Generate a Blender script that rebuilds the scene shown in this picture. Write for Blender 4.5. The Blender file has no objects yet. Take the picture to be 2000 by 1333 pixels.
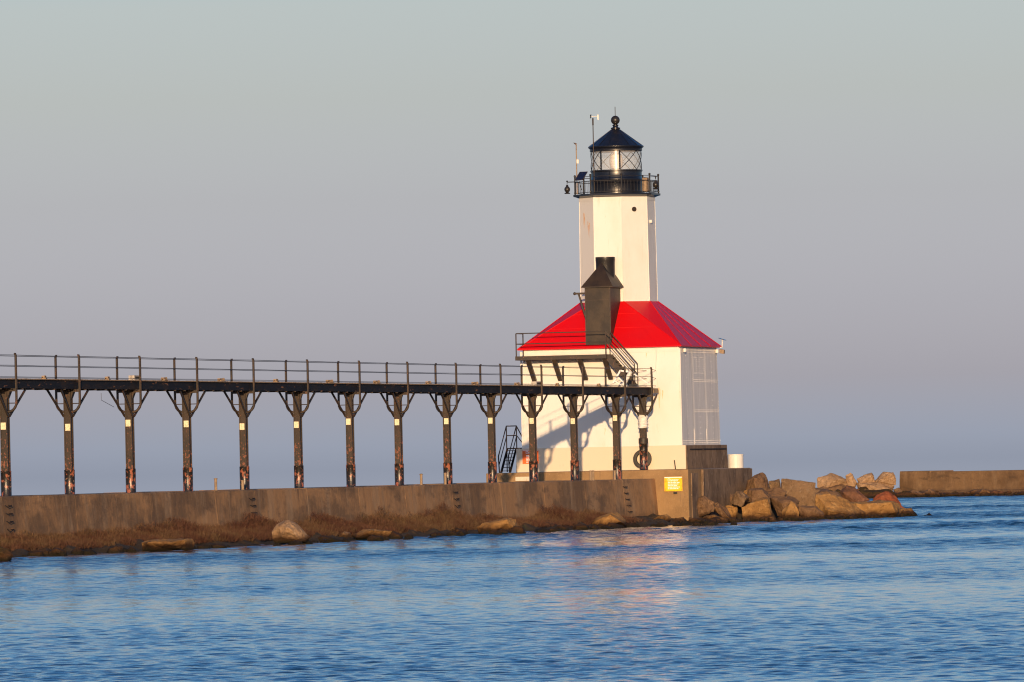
import bpy, bmesh, math, random
import numpy as np
from mathutils import Vector, Matrix, noise
random.seed(7)
R = math.radians
COL = bpy.context.scene.collection
SC = bpy.context.scene

# ------------------------------------------------------------------ camera
# X = across the pier (towards the camera side), Y = along the pier (away), Z = up
F = 15600.0
CAM = Vector((133.2, -482.1, 3.75))
ROLL = math.atan(.021)
PITCH = math.atan(246.5 / F)
r0 = Vector((.9581, .2865, 0)).normalized()
f0 = Vector((-.2865, .9581, 0)).normalized()
fw = f0 * math.cos(PITCH) + Vector((0, 0, math.sin(PITCH)))
up = -f0 * math.sin(PITCH) + Vector((0, 0, math.cos(PITCH)))
xi = r0 * math.cos(ROLL) - up * math.sin(ROLL)
yi = r0 * math.sin(ROLL) + up * math.cos(ROLL)
cd = bpy.data.cameras.new('camera')
cam = bpy.data.objects.new('camera', cd)
COL.objects.link(cam)
mw = Matrix.Identity(4)
for i in range(3):
    mw[i][0] = xi[i]; mw[i][1] = yi[i]; mw[i][2] = -fw[i]; mw[i][3] = CAM[i]
cam.matrix_world = mw
cd.sensor_width = 36
cd.lens = 36 * F / 2000
cd.clip_start = 1
cd.clip_end = 200000
SC.camera = cam

def at(px, py, D=None, Z=None):
    """point of the world seen at a photo pixel, at distance D or height Z"""
    d = fw + xi * ((px - 1000) / F) - yi * ((py - 666.5) / F)
    t = D if D is not None else (Z - CAM.z) / d.z
    return CAM + d * t

# ------------------------------------------------------------------ light
SUN_AZ, SUN_EL = R(180 - 15.4), R(6.6)
sdir = Vector((math.sin(SUN_AZ) * math.cos(SUN_EL), math.cos(SUN_AZ) * math.cos(SUN_EL), math.sin(SUN_EL)))
ld = bpy.data.lights.new('sun', 'SUN')
ld.energy = 4.5
ld.angle = R(.5)
ld.color = (1.0, .665, .36)
sun = bpy.data.objects.new('sun', ld)
COL.objects.link(sun)
sun.rotation_euler = sdir.to_track_quat('Z', 'Y').to_euler()

world = bpy.data.worlds.new('World')
SC.world = world
world.use_nodes = True
nt = world.node_tree
nt.nodes.clear()
wo = nt.nodes.new('ShaderNodeOutputWorld')
bg = nt.nodes.new('ShaderNodeBackground')
sky = nt.nodes.new('ShaderNodeTexSky')
sky.sky_type = 'NISHITA'
sky.sun_disc = False
sky.sun_elevation = SUN_EL
sky.sun_rotation = SUN_AZ
sky.air_density = 1.0
sky.dust_density = 1.0
sky.ozone_density = 2.5
tc = nt.nodes.new('ShaderNodeTexCoord')
sep = nt.nodes.new('ShaderNodeSeparateXYZ')
mr = nt.nodes.new('ShaderNodeMapRange')
mr.inputs['From Min'].default_value = -.02
mr.inputs['From Max'].default_value = .18
ramp = nt.nodes.new('ShaderNodeValToRGB')
TINT = [(0, (2.018, 2.467, 5.759)), (0.1154, (2.018, 2.467, 5.759)), (0.1538, (1.868, 2.002, 4.3)), (0.2019, (1.739, 1.796, 3.641)), (0.2692, (1.646, 1.574, 2.762)), (0.3333, (1.676, 1.526, 2.231)), (0.391, (1.736, 1.533, 2.051)), (0.55, (1.15, 1.42, 2.0)), (1, (0.7, 1.15, 1.75))]
ramp.color_ramp.elements[0].position = 0
ramp.color_ramp.elements[0].color = (*TINT[0][1], 1)
ramp.color_ramp.elements[1].position = 1
ramp.color_ramp.elements[1].color = (*TINT[-1][1], 1)
for p, c in TINT[1:-1]:
    e = ramp.color_ramp.elements.new(p)
    e.color = (*c, 1)
mul = nt.nodes.new('ShaderNodeMix')
mul.data_type = 'RGBA'
mul.blend_type = 'MULTIPLY'
mul.inputs['Factor'].default_value = 1
L = nt.links.new
L(tc.outputs['Generated'], sep.inputs[0]); L(sep.outputs['Z'], mr.inputs['Value'])
L(mr.outputs[0], ramp.inputs[0]); L(sky.outputs[0], mul.inputs['A']); L(ramp.outputs[0], mul.inputs['B'])
L(mul.outputs['Result'], bg.inputs[0]); L(bg.outputs[0], wo.inputs[0])
bg.inputs['Strength'].default_value = .1
SC.view_settings.view_transform = 'Standard'
SC.view_settings.look = 'None'
SC.view_settings.exposure = 0
SC.view_settings.gamma = 1
SC.cycles.pixel_filter_type = 'BLACKMAN_HARRIS'
SC.cycles.filter_width = 1.15

# ------------------------------------------------------------------ materials
def mat(name, col, rough=.7, layers=(), bump=None, metal=0.0, spec=.5, zband=None, bump2=None):
    """layers: (scale_vec, lo, hi, colour[, amount]) noise masks laid one over another"""
    m = bpy.data.materials.new(name)
    m.use_nodes = True
    t = m.node_tree
    b = t.nodes['Principled BSDF']
    b.inputs['Roughness'].default_value = rough
    b.inputs['Metallic'].default_value = metal
    b.inputs['Specular IOR Level'].default_value = spec
    g = t.nodes.new('ShaderNodeNewGeometry')
    def nz(scale, detail=5, w=0.0):
        mp = t.nodes.new('ShaderNodeMapping')
        mp.inputs['Scale'].default_value = scale
        mp.inputs['Location'].default_value = (w, w * 1.7, w * .6)
        t.links.new(g.outputs['Position'], mp.inputs[0])
        n = t.nodes.new('ShaderNodeTexNoise')
        n.inputs['Scale'].default_value = 1
        n.inputs['Detail'].default_value = detail
        n.inputs['Roughness'].default_value = .62
        t.links.new(mp.outputs[0], n.inputs['Vector'])
        return n.outputs['Fac']
    cur = None
    def mix(fac_out, c, amount):
        nonlocal cur
        mx = t.nodes.new('ShaderNodeMix')
        mx.data_type = 'RGBA'
        if cur is None: mx.inputs['A'].default_value = (*col, 1)
        else: t.links.new(cur, mx.inputs['A'])
        mx.inputs['B'].default_value = (*c, 1)
        mu = t.nodes.new('ShaderNodeMath'); mu.operation = 'MULTIPLY'; mu.inputs[1].default_value = amount
        t.links.new(fac_out, mu.inputs[0]); t.links.new(mu.outputs[0], mx.inputs['Factor'])
        cur = mx.outputs['Result']
    for k, l in enumerate(layers):
        n = nz(l[0], w=k * 7.3)
        r_ = t.nodes.new('ShaderNodeMapRange')
        r_.inputs['From Min'].default_value = l[1]; r_.inputs['From Max'].default_value = l[2]
        t.links.new(n, r_.inputs['Value'])
        mix(r_.outputs[0], l[3], l[4] if len(l) > 4 else 1.0)
    if zband:
        for (z0, z1, wob, c) in zband:       # growth or paint loss below a ragged height
            s = t.nodes.new('ShaderNodeSeparateXYZ'); t.links.new(g.outputs['Position'], s.inputs[0])
            n = nz((.9, .9, .9), w=31)
            ma = t.nodes.new('ShaderNodeMath'); ma.operation = 'MULTIPLY_ADD'
            t.links.new(n, ma.inputs[0]); ma.inputs[1].default_value = wob; t.links.new(s.outputs['Z'], ma.inputs[2])
            r_ = t.nodes.new('ShaderNodeMapRange')
            r_.inputs['From Min'].default_value = z1 + wob * .5; r_.inputs['From Max'].default_value = z0 + wob * .5
            t.links.new(ma.outputs[0], r_.inputs['Value'])
            mix(r_.outputs[0], c, 1)
    if cur is None: b.inputs['Base Color'].default_value = (*col, 1)
    else: t.links.new(cur, b.inputs['Base Color'])
    last = None
    for bb in (bump, bump2):
        if bb:
            n = nz(bb[0], detail=6, w=3)
            bp = t.nodes.new('ShaderNodeBump')
            bp.inputs['Strength'].default_value = bb[1]
            bp.inputs['Distance'].default_value = bb[2]
            t.links.new(n, bp.inputs['Height'])
            if last: t.links.new(last, bp.inputs['Normal'])
            last = bp.outputs[0]
    if last: t.links.new(last, b.inputs['Normal'])
    return m

ALG = (.018, .013, .006)
M = dict(
    white=mat('white_paint', (.81, .78, .72), .45, [((.5, .5, .25), .48, .7, (.70, .64, .54), .5), ((3, 3, .4), .60, .74, (.60, .50, .36), .4), ((6, 6, 1.2), .68, .74, (.50, .30, .14), .45)], ((1.2, 1.2, 1.2), .15, .03)),
    cream=mat('cream_paint', (.74, .63, .47), .6, [((.7, .7, .5), .45, .7, (.7, .62, .48), .6), ((5, 5, 1), .66, .74, (.35, .25, .14), .6)], ((2, 2, 2), .3, .03)),
    rivet=mat('riveted_white', (.82, .79, .74), .5, [((2.5, 2.5, .25), .45, .7, (.60, .585, .56), .8), ((6, 6, .8), .6, .75, (.85, .84, .82), .6)], ((1.3, 1.3, 1.3), .4, .04)),
    red=mat('red_roof_paint', (.66, .003, .006), .42, [((.8, .8, .8), .45, .75, (.60, .006, .012), .6), ((5, 5, 5), .66, .76, (.5, .05, .05), .3)], ((1.2, 1.2, 1.2), .2, .03), spec=.3),
    black=mat('black_paint', (.022, .020, .019), .38, [((1.5, 1.5, 1.5), .5, .75, (.05, .035, .022), .6)], ((4, 4, 4), .15, .02)),
    lantern=mat('lantern_black', (.010, .012, .02), .3, [((2, 2, 2), .5, .75, (.03, .024, .02), .6)], ((3, 3, 3), .15, .02)),
    steel=mat('weathered_steel', (.036, .026, .020), .55, [((.8, .8, 2.5), .45, .65, (.075, .045, .026), .7), ((9, 9, 7), .62, .68, (.33, .12, .06), .6)], ((6, 6, 6), .3, .02)),
    shaft=mat('column_paint', (.030, .020, .013), .6, [((1.5, 1.5, .8), .4, .65, (.062, .036, .020), .7), ((5, 5, 5), .60, .66, (.02, .014, .01), .8)], ((7, 7, 7), .4, .02),
              zband=[]),
    sleeve=mat('sleeve_paint', (.020, .016, .014), .33, [((5, 5, 3.5), .54, .57, (.33, .11, .06), 1), ((7, 7, 7), .62, .66, (.42, .24, .15), .7)], ((6, 6, 6), .35, .02)),
    girder=mat('girder_paint', (.016, .015, .019), .6, [((.6, .8, 3), .50, .62, (.035, .024, .018), .9), ((2, 1.2, 6), .63, .67, (.34, .16, .08), .9)], ((4, 4, 4), .3, .02), spec=.12),
    wood=mat('deck_boards', (.34, .24, .15), .8, [((4, 4, 4), .45, .65, (.2, .14, .09), .7)], ((8, 2, 8), .4, .02)),
    plate=mat('sign_plate_face', (.85, .76, .5), .5, [((14, 14, 9), .56, .63, (.45, .36, .16), .7)]),
    shed=mat('dark_sheet_metal', (.022, .014, .009), .55, [((.9, .9, .6), .42, .62, (.056, .036, .019), .8), ((3, 3, 3), .62, .7, (.03, .024, .02), .8)], ((1.6, 1.6, 1.6), .35, .05)),
    concrete=mat('pier_concrete', (.42, .24, .115), .9, [((.16, .16, .3), .45, .56, (.20, .125, .072), .9), ((.9, .9, .25), .50, .68, (.44, .30, .18), .6), ((1.7, 1.7, .22), .60, .72, (.13, .085, .055), .75), ((.45, .45, 1.3), .56, .66, (.17, .11, .07), .6), ((8, 8, 8), .6, .72, (.46, .33, .21), .35)],
                 ((1.1, 1.1, .8), .7, .10), bump2=((12, 12, 12), .45, .025), zband=[(-.1, .9, .7, (.15, .08, .035)), (-.2, .25, .3, ALG)], spec=.2),
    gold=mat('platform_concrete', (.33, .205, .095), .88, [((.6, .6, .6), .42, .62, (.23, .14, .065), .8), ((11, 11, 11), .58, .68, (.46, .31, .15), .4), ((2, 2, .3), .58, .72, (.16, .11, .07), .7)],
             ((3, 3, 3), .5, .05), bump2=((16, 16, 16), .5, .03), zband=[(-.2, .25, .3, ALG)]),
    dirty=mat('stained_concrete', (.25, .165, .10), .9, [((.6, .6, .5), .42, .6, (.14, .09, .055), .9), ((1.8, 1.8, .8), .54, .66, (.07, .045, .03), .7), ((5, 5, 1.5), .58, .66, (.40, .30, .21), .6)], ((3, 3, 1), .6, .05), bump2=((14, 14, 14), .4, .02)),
    bwall=mat('breakwater_concrete', (.26, .155, .075), .9, [((.2, .2, .5), .44, .58, (.17, .10, .05), .9), ((.8, .8, .4), .52, .66, (.33, .21, .11), .6), ((.5, .5, 2.0), .58, .68, (.11, .07, .04), .7)], ((1, 1, 1), .8, .12), bump2=((6, 6, 6), .5, .03), zband=[(.3, .9, .8, (.13, .08, .05))], spec=.2),
    greybox=mat('scuffed_box_paint', (.50, .45, .38), .6, [((5, 5, 5), .48, .6, (.28, .24, .2), .8)]),
    rubber=mat('tyre_rubber', (.05, .045, .038), .7, [((6, 6, 6), .5, .7, (.11, .09, .07), .6)], ((14, 14, 14), .4, .02)),
    orange=mat('orange_sign_face', (.85, .14, .015), .5),
    yellow=mat('yellow_sign_face', (1.0, .58, .008), .45, [((4, 4, 4), .56, .64, (1.0, .36, .008), .8)]),
    letter=mat('white_lettering', (.88, .88, .86), .5),
    bulb=mat('white_plastic', (.8, .78, .72), .4),
    panel=mat('solar_panel_face', (.01, .016, .05), .15),
    scrub=mat('dry_scrub', (.135, .068, .045), .9, [((.35, .35, .5), .45, .6, (.19, .12, .065), .9), ((1.1, 1.1, 1.1), .50, .62, (.085, .036, .026), .8), ((.8, .8, .8), .58, .66, (.14, .10, .05), .7)], spec=.05),
    bank=mat('rubble_ground', (.045, .028, .014), .9, [((2, 2, 2), .50, .66, (.11, .065, .025), .8), ((1, 1, 1), .58, .7, (.05, .05, .018), .8)], ((3, 3, 3), .8, .12), bump2=((11, 11, 11), .6, .05), zband=[(-.1, .35, .4, ALG)]),
)
RB = ((1.3, 1.3, 2.2), .8, .16)
RB2 = ((7, 7, 7), .9, .09)
WET = [(0.30, .62, .8, (.075, .034, .014)), (.12, .38, .6, (.018, .014, .007))]
def rockmat(n, c, c2, c3): return mat(n, c, .85, [((.7, .7, .7), .40, .62, c2, .85), ((3.5, 3.5, 3.5), .55, .68, c3, .6), ((7, 7, 3), .57, .68, tuple(v * .45 for v in c2), .65), ((15, 15, 15), .6, .7, c3, .5)], RB, bump2=RB2, zband=WET, spec=.25)
M['tan'] = rockmat('tan_rock', (.40, .22, .075), (.27, .145, .05), (.50, .31, .13))
M['brown'] = rockmat('brown_rock', (.23, .135, .07), (.14, .08, .045), (.31, .20, .11))
M['grey'] = rockmat('grey_block', (.23, .145, .08), (.15, .095, .055), (.30, .21, .13))
M['redrock'] = rockmat('red_rock', (.20, .092, .052), (.14, .07, .04), (.27, .14, .085))
M['granite'] = rockmat('red_granite', (.33, .095, .04), (.25, .075, .032), (.42, .16, .08))
M['pale'] = rockmat('pale_rock', (.42, .27, .15), (.28, .17, .09), (.55, .39, .25))
M['mossrock'] = rockmat('moss_rock', (.055, .05, .016), (.035, .034, .012), (.09, .07, .02))
M['darkrock'] = rockmat('algae_rock', (.060, .036, .012), (.035, .024, .008), (.12, .065, .02))

# rusty lower column paint: flakes get denser towards the foot
def shaft_flakes(m):
    t = m.node_tree; b = t.nodes['Principled BSDF']
    src = b.inputs['Base Color'].links[0].from_socket
    g = [n for n in t.nodes if n.type == 'NEW_GEOMETRY'][0]
    s = t.nodes.new('ShaderNodeSeparateXYZ'); t.links.new(g.outputs['Position'], s.inputs[0])
    mp = t.nodes.new('ShaderNodeMapping'); mp.inputs['Scale'].default_value = (10, 10, 7); t.links.new(g.outputs['Position'], mp.inputs[0])
    n = t.nodes.new('ShaderNodeTexNoise'); n.inputs['Scale'].default_value = 1; n.inputs['Detail'].default_value = 6; t.links.new(mp.outputs[0], n.inputs['Vector'])
    r1 = t.nodes.new('ShaderNodeMapRange'); r1.inputs['From Min'].default_value = 6.2; r1.inputs['From Max'].default_value = 3.6
    r1.inputs['To Min'].default_value = -.10; r1.inputs['To Max'].default_value = .06
    t.links.new(s.outputs['Z'], r1.inputs['Value'])
    a = t.nodes.new('ShaderNodeMath'); a.operation = 'ADD'; t.links.new(n.outputs['Fac'], a.inputs[0]); t.links.new(r1.outputs[0], a.inputs[1])
    r2 = t.nodes.new('ShaderNodeMapRange'); r2.inputs['From Min'].default_value = .55; r2.inputs['From Max'].default_value = .61; t.links.new(a.outputs[0], r2.inputs['Value'])
    mx = t.nodes.new('ShaderNodeMix'); mx.data_type = 'RGBA'; t.links.new(r2.outputs[0], mx.inputs['Factor']); t.links.new(src, mx.inputs['A'])
    mx.inputs['B'].default_value = (.21, .075, .04, 1); t.links.new(mx.outputs['Result'], b.inputs['Base Color'])
shaft_flakes(M['shaft'])

def glass_mat():
    m = bpy.data.materials.new('lantern_glass'); m.use_nodes = True; t = m.node_tree; t.nodes.clear()
    o = t.nodes.new('ShaderNodeOutputMaterial'); tr = t.nodes.new('ShaderNodeBsdfTransparent'); gl = t.nodes.new('ShaderNodeBsdfGlossy')
    tr.inputs[0].default_value = (.93, .95, .95, 1); gl.inputs['Roughness'].default_value = .12
    df = t.nodes.new('ShaderNodeBsdfDiffuse'); df.inputs[0].default_value = (.8, .78, .74, 1)  # pale diffuse share imitates the brightness inside the lantern
    mx = t.nodes.new('ShaderNodeMixShader'); mx.inputs[0].default_value = .10
    mx2 = t.nodes.new('ShaderNodeMixShader'); mx2.inputs[0].default_value = .2
    t.links.new(tr.outputs[0], mx.inputs[1]); t.links.new(gl.outputs[0], mx.inputs[2])
    t.links.new(mx.outputs[0], mx2.inputs[1]); t.links.new(df.outputs[0], mx2.inputs[2]); t.links.new(mx2.outputs[0], o.inputs[0])
    return m
M['glass'] = glass_mat()

def water_mat():
    m = bpy.data.materials.new('lake_water'); m.use_nodes = True; t = m.node_tree
    b = t.nodes['Principled BSDF']
    b.inputs['Base Color'].default_value = (.006, .045, .095, 1)
    b.inputs['Roughness'].default_value = .05
    b.inputs['IOR'].default_value = 1.33
    at2 = t.nodes.new('ShaderNodeAttribute'); at2.attribute_name = 'ruffle'
    m2 = t.nodes.new('ShaderNodeMath'); m2.operation = 'MULTIPLY'; m2.inputs[1].default_value = .08
    t.links.new(at2.outputs['Fac'], m2.inputs[0]); t.links.new(m2.outputs[0], b.inputs['Roughness'])
    g = t.nodes.new('ShaderNodeNewGeometry')
    mp = t.nodes.new('ShaderNodeMapping'); mp.inputs['Scale'].default_value = (5, 5, 5); t.links.new(g.outputs['Position'], mp.inputs[0])
    n = t.nodes.new('ShaderNodeTexNoise'); n.inputs['Scale'].default_value = 1; n.inputs['Detail'].default_value = 4
    t.links.new(mp.outputs[0], n.inputs['Vector'])
    bp = t.nodes.new('ShaderNodeBump'); bp.inputs['Strength'].default_value = .25; bp.inputs['Distance'].default_value = .05
    at_ = t.nodes.new('ShaderNodeAttribute'); at_.attribute_name = 'ruffle'
    ms = t.nodes.new('ShaderNodeMath'); ms.operation = 'MULTIPLY'; ms.inputs[1].default_value = .42
    t.links.new(at_.outputs['Fac'], ms.inputs[0]); t.links.new(ms.outputs[0], bp.inputs['Strength'])
    t.links.new(n.outputs['Fac'], bp.inputs['Height']); t.links.new(bp.outputs[0], b.inputs['Normal'])
    return m
M['water'] = water_mat()

# ------------------------------------------------------------------ mesh helpers
class MB:
    def __init__(s): s.v = []; s.f = []
    def add(s, vs, fs):
        o = len(s.v); s.v += [tuple(v) for v in vs]; s.f += [tuple(i + o for i in f) for f in fs]; return s
    def box(s, x0, x1, y0, y1, z0, z1):
        return s.add([(x, y, z) for z in (z0, z1) for y in (y0, y1) for x in (x0, x1)],
                     [(0, 2, 3, 1), (4, 5, 7, 6), (0, 1, 5, 4), (2, 6, 7, 3), (0, 4, 6, 2), (1, 3, 7, 5)])
    def frustum(s, b, t, z0, z1):   # b, t = x0,x1,y0,y1 rectangles
        q = lambda r, z: [(r[0], r[2], z), (r[1], r[2], z), (r[1], r[3], z), (r[0], r[3], z)]
        return s.add(q(b, z0) + q(t, z1), [(3, 2, 1, 0), (4, 5, 6, 7), (0, 1, 5, 4), (1, 2, 6, 5), (2, 3, 7, 6), (3, 0, 4, 7)])
    def path(s, pts, r, n=6, closed=False, r2=None):
        pts = [Vector(p) for p in pts]; k = len(pts); rings = []
        r2 = r if r2 is None else r2
        ref = None
        for i, p in enumerate(pts):
            a = pts[(i - 1) % k] if (i or closed) else p
            b = pts[(i + 1) % k] if (i < k - 1 or closed) else p
            d = (b - a).normalized()
            if ref is None:
                ref = Vector((0, 0, 1)) if abs(d.z) < .9 else Vector((0, 1, 0))
            x = d.cross(ref)
            if x.length < 1e-4: x = d.cross(Vector((1, 0, 0)))
            x.normalize(); y = d.cross(x).normalized(); ref = x.cross(d).normalized()
            rings.append([p + x * (r * math.cos(2 * math.pi * (j + .5) / n)) + y * (r2 * math.sin(2 * math.pi * (j + .5) / n)) for j in range(n)])
        vs = [v for q in rings for v in q]; fs = []
        for i in range(k if closed else k - 1):
            for j in range(n):
                a = i * n + j; b = i * n + (j + 1) % n; c = ((i + 1) % k) * n
                fs.append((a, c + j, c + (j + 1) % n, b))
        if not closed:
            fs += [tuple(range(n)), tuple((k - 1) * n + j for j in reversed(range(n)))]
        return s.add(vs, fs)
    def bar(s, p, q, r, r2=None): return s.path([p, q], r * 1.414, 4, r2=(r2 or r) * 1.414)
    def lathe(s, c, prof, n=32, a0=0.0, cap=True):
        vs = [(c[0] + r * math.cos(a0 + 2 * math.pi * j / n), c[1] + r * math.sin(a0 + 2 * math.pi * j / n), c[2] + z) for r, z in prof for j in range(n)]
        fs = []
        for i in range(len(prof) - 1):
            for j in range(n):
                fs.append((i * n + j, i * n + (j + 1) % n, (i + 1) * n + (j + 1) % n, (i + 1) * n + j))
        if cap: fs += [tuple(reversed(range(n))), tuple((len(prof) - 1) * n + j for j in range(n))]
        return s.add(vs, fs)
    def ball(s, c, r, n=12, sz=1.0):
        return s.lathe(c, [(max(r * math.sin(math.pi * i / n), 1e-3), -r * sz * math.cos(math.pi * i / n)) for i in range(n + 1)], n * 2)
    def build(s, name, m, parent=None, smooth=False, bevel=0, rough_edges=False, label=None):
        o_ = origin_of(parent)
        me = bpy.data.meshes.new(name)
        me.from_pydata([(v[0] - o_.x, v[1] - o_.y, v[2] - o_.z) for v in s.v], [], s.f)
        me.update()
        bm = bmesh.new(); bm.from_mesh(me)
        bmesh.ops.recalc_face_normals(bm, faces=bm.faces)
        if bevel:
            bmesh.ops.bevel(bm, geom=[e for e in bm.edges if len(e.link_faces) == 2 and e.calc_face_angle(0) > .5], offset=bevel, segments=2, affect='EDGES', profile=.6)
        if smooth:
            for f in bm.faces: f.smooth = True
            for e in bm.edges:
                if len(e.link_faces) == 2 and e.calc_face_angle(0) > R(40): e.smooth = False
        bm.to_mesh(me); bm.free()
        me.materials.append(m)
        ob = bpy.data.objects.new(name, me); COL.objects.link(ob)
        if parent is not None: ob.parent = parent
        if label: ob['label'] = label
        return ob

ORG = {}
def origin_of(o):
    z = Vector((0, 0, 0))
    while o is not None:
        z = z + Vector(o.location); o = o.parent
    return z
def tag(o, label=None, cat=None, group=None, kind=None):
    for k, v in (('label', label), ('category', cat), ('group', group), ('kind', kind)):
        if v: o[k] = v
    return o
def empty(name, loc, label, cat, group=None):
    o = bpy.data.objects.new(name, None); COL.objects.link(o); o.location = loc; o.empty_display_size = .3
    return tag(o, label, cat, group)
def copy_tree(o, parent=None):
    c = o.copy(); COL.objects.link(c)
    if parent is not None: c.parent = parent
    for ch in list(o.children): copy_tree(ch, c)
    return c
def as_thing(o, base, label, cat, group=None):
    """move a single-mesh thing's origin to its base"""
    b = Vector(base)
    for v in o.data.vertices: v.co -= b
    o.location = b
    return tag(o, label, cat, group)
def text_part(s, name, m, parent, origin, size, align='LEFT', ext=.006):
    """lettering on a face that looks towards -Y"""
    cu = bpy.data.curves.new(name, 'FONT'); cu.body = s; cu.size = size; cu.extrude = ext; cu.align_x = align; cu.offset = .004
    t = bpy.data.objects.new('tmp', cu); COL.objects.link(t)
    dg = bpy.context.evaluated_depsgraph_get(); dg.update()
    me = bpy.data.meshes.new_from_object(t.evaluated_get(dg))
    bpy.data.objects.remove(t)
    o_ = origin_of(parent)
    for v in me.vertices:
        x, y, z = v.co
        v.co = (origin[0] + x - o_.x, origin[1] - z - o_.y, origin[2] + y - o_.z)
    me.materials.clear(); me.materials.append(m); me.name = name
    o = bpy.data.objects.new(name, me); COL.objects.link(o); o.parent = parent
    return o

# ------------------------------------------------------------------ water
def build_water():
    # grid axes follow the shore view: p = distance out over the lake, q = sideways
    ps = []; d = 128.0
    while d < 620: ps.append(d); d += min(.24, max(.085, d * 6.6e-4))
    while d < 800: ps.append(d); d += .34
    while d < 900: ps.append(d); d += d * 2.0e-3
    while d < 60000: ps.append(d); d *= 1.06
    ps = [-4000, -800, -100, 40, 90, 115] + ps
    qs = list(np.arange(-.096, .0961, .00034))
    ext = [.11, .15, .25, .5, 1.2, 3.5]
    qs = [-e for e in reversed(ext)] + qs + ext
    P, Q = np.meshgrid(np.array(ps), np.array(qs), indexing='ij')
    inq = ((np.abs(Q) <= .0965) & (P > 120) & (P < 900)).astype(float)
    Q = Q * np.maximum(np.abs(P), 100.0)
    # frame at the camera's ground point
    X = CAM.x + f0.x * P + r0.x * Q
    Y = CAM.y + f0.y * P + r0.y * Q
    rng = np.random.RandomState(3)
    Z = np.zeros_like(X)
    dp = np.maximum(np.gradient(np.array(ps))[:, None], .00034 * P * 1.2)
    # low frequency wind patches
    patch = np.zeros_like(X)
    for k in range(14):
        lam = rng.uniform(16, 110); a = rng.uniform(-.35, .35) + math.pi / 2
        kx, ky = 2 * math.pi / lam * math.cos(a), 2 * math.pi / lam * math.sin(a)
        patch += np.sin((Q * .12) * kx + P * ky * .8 + rng.uniform(0, 6.28))
    patch = patch / 14 ** .5
    amp = np.clip(.90 + .36 * patch, .32, 1.5)
    # calmer water beyond the pier
    lee = 1 / (1 + np.exp((P - 830) / 8.0))
    amp = amp * lee
    ruf = (amp / 1.2 * (1 + 1.1 * np.clip((P - 250) / 300, 0, 1)) * np.where(P > 900, 0.0, 1.0) * np.where(P < 110, 0.0, 1.0)).astype(np.float32)
    for k in range(90):
        lam = .24 * (1.35 / .24) ** (rng.rand() ** 1.4)
        a = rng.normal(math.pi * .5, .55)
        kx, ky = 2 * math.pi / lam * math.cos(a), 2 * math.pi / lam * math.sin(a)
        A = .0025 * lam ** .62
        fade = np.clip((lam / dp - 2.2) / 2.5, 0, 1)
        Z += A * fade * np.sin(Q * kx + P * ky + rng.uniform(0, 6.28) + 1.2 * np.sin(Q * .11 * rng.uniform(.5, 1.5) + P * .07) + .9 * np.sin(Q * rng.uniform(.3, .8) + P * .3))
    far = np.clip((P - 230) / 220, 0, 1)
    for k in range(40):
        lam = .8 * (2.6 / .8) ** rng.rand()
        a = rng.normal(math.pi * .5, .45)
        kx, ky = 2 * math.pi / lam * math.cos(a), 2 * math.pi / lam * math.sin(a)
        fade = np.clip((lam / dp - 2.0) / 2.0, 0, 1)
        Z += .0062 * lam ** .35 * far * fade * np.sin(Q * kx + P * ky + rng.uniform(0, 6.28) + 1.2 * np.sin(Q * .13 * rng.uniform(.5, 1.5) + P * .05))
    Z = Z * amp * inq
    n, m_ = X.shape
    co = np.stack([X, Y, Z], -1).reshape(-1, 3).astype(np.float32)
    idx = np.arange(n * m_).reshape(n, m_)
    quads = np.stack([idx[:-1, :-1], idx[:-1, 1:], idx[1:, 1:], idx[1:, :-1]], -1).reshape(-1, 4).astype(np.int32)
    me = bpy.data.meshes.new('water')
    me.vertices.add(len(co)); me.vertices.foreach_set('co', co.ravel())
    me.loops.add(quads.size); me.loops.foreach_set('vertex_index', quads.ravel())
    me.polygons.add(len(quads)); me.polygons.foreach_set('loop_start', np.arange(0, quads.size, 4, dtype=np.int32))
    me.polygons.foreach_set('use_smooth', np.ones(len(quads), dtype=bool))
    me.update(calc_edges=True)
    if me.polygons[0].normal.z < 0: me.flip_normals()
    ra = me.attributes.new('ruffle', 'FLOAT', 'POINT'); ra.data.foreach_set('value', ruf.ravel())
    me.materials.append(M['water'])
    o = bpy.data.objects.new('water', me); COL.objects.link(o)
    tag(o, kind='structure')
build_water()

# ------------------------------------------------------------------ pier and platform
def gridbox(name, m, secs, nseg_len, ylist, parent=None, disp=.02):
    """long solid whose cross-section is secs [(x,z)...], swept along ylist, with slight surface unevenness"""
    mb = MB(); ns = len(secs); vs = []
    for y in ylist:
        for (x, z) in secs:
            nn = noise.noise_vector(Vector((x * .4, y * .35, z * .5))) * disp
            vs.append((x + nn.x, y, z + nn.z * .5))
    fs = []
    for i in range(len(ylist) - 1):
        for j in range(ns):
            a = i * ns + j; b = i * ns + (j + 1) % ns
            fs.append((a, b, b + ns, a + ns))
    fs += [tuple(range(ns)), tuple((len(ylist) - 1) * ns + j for j in reversed(range(ns)))]
    mb.add(vs, fs)
    return mb.build(name, m, parent)

TOP = 2.86
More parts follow.
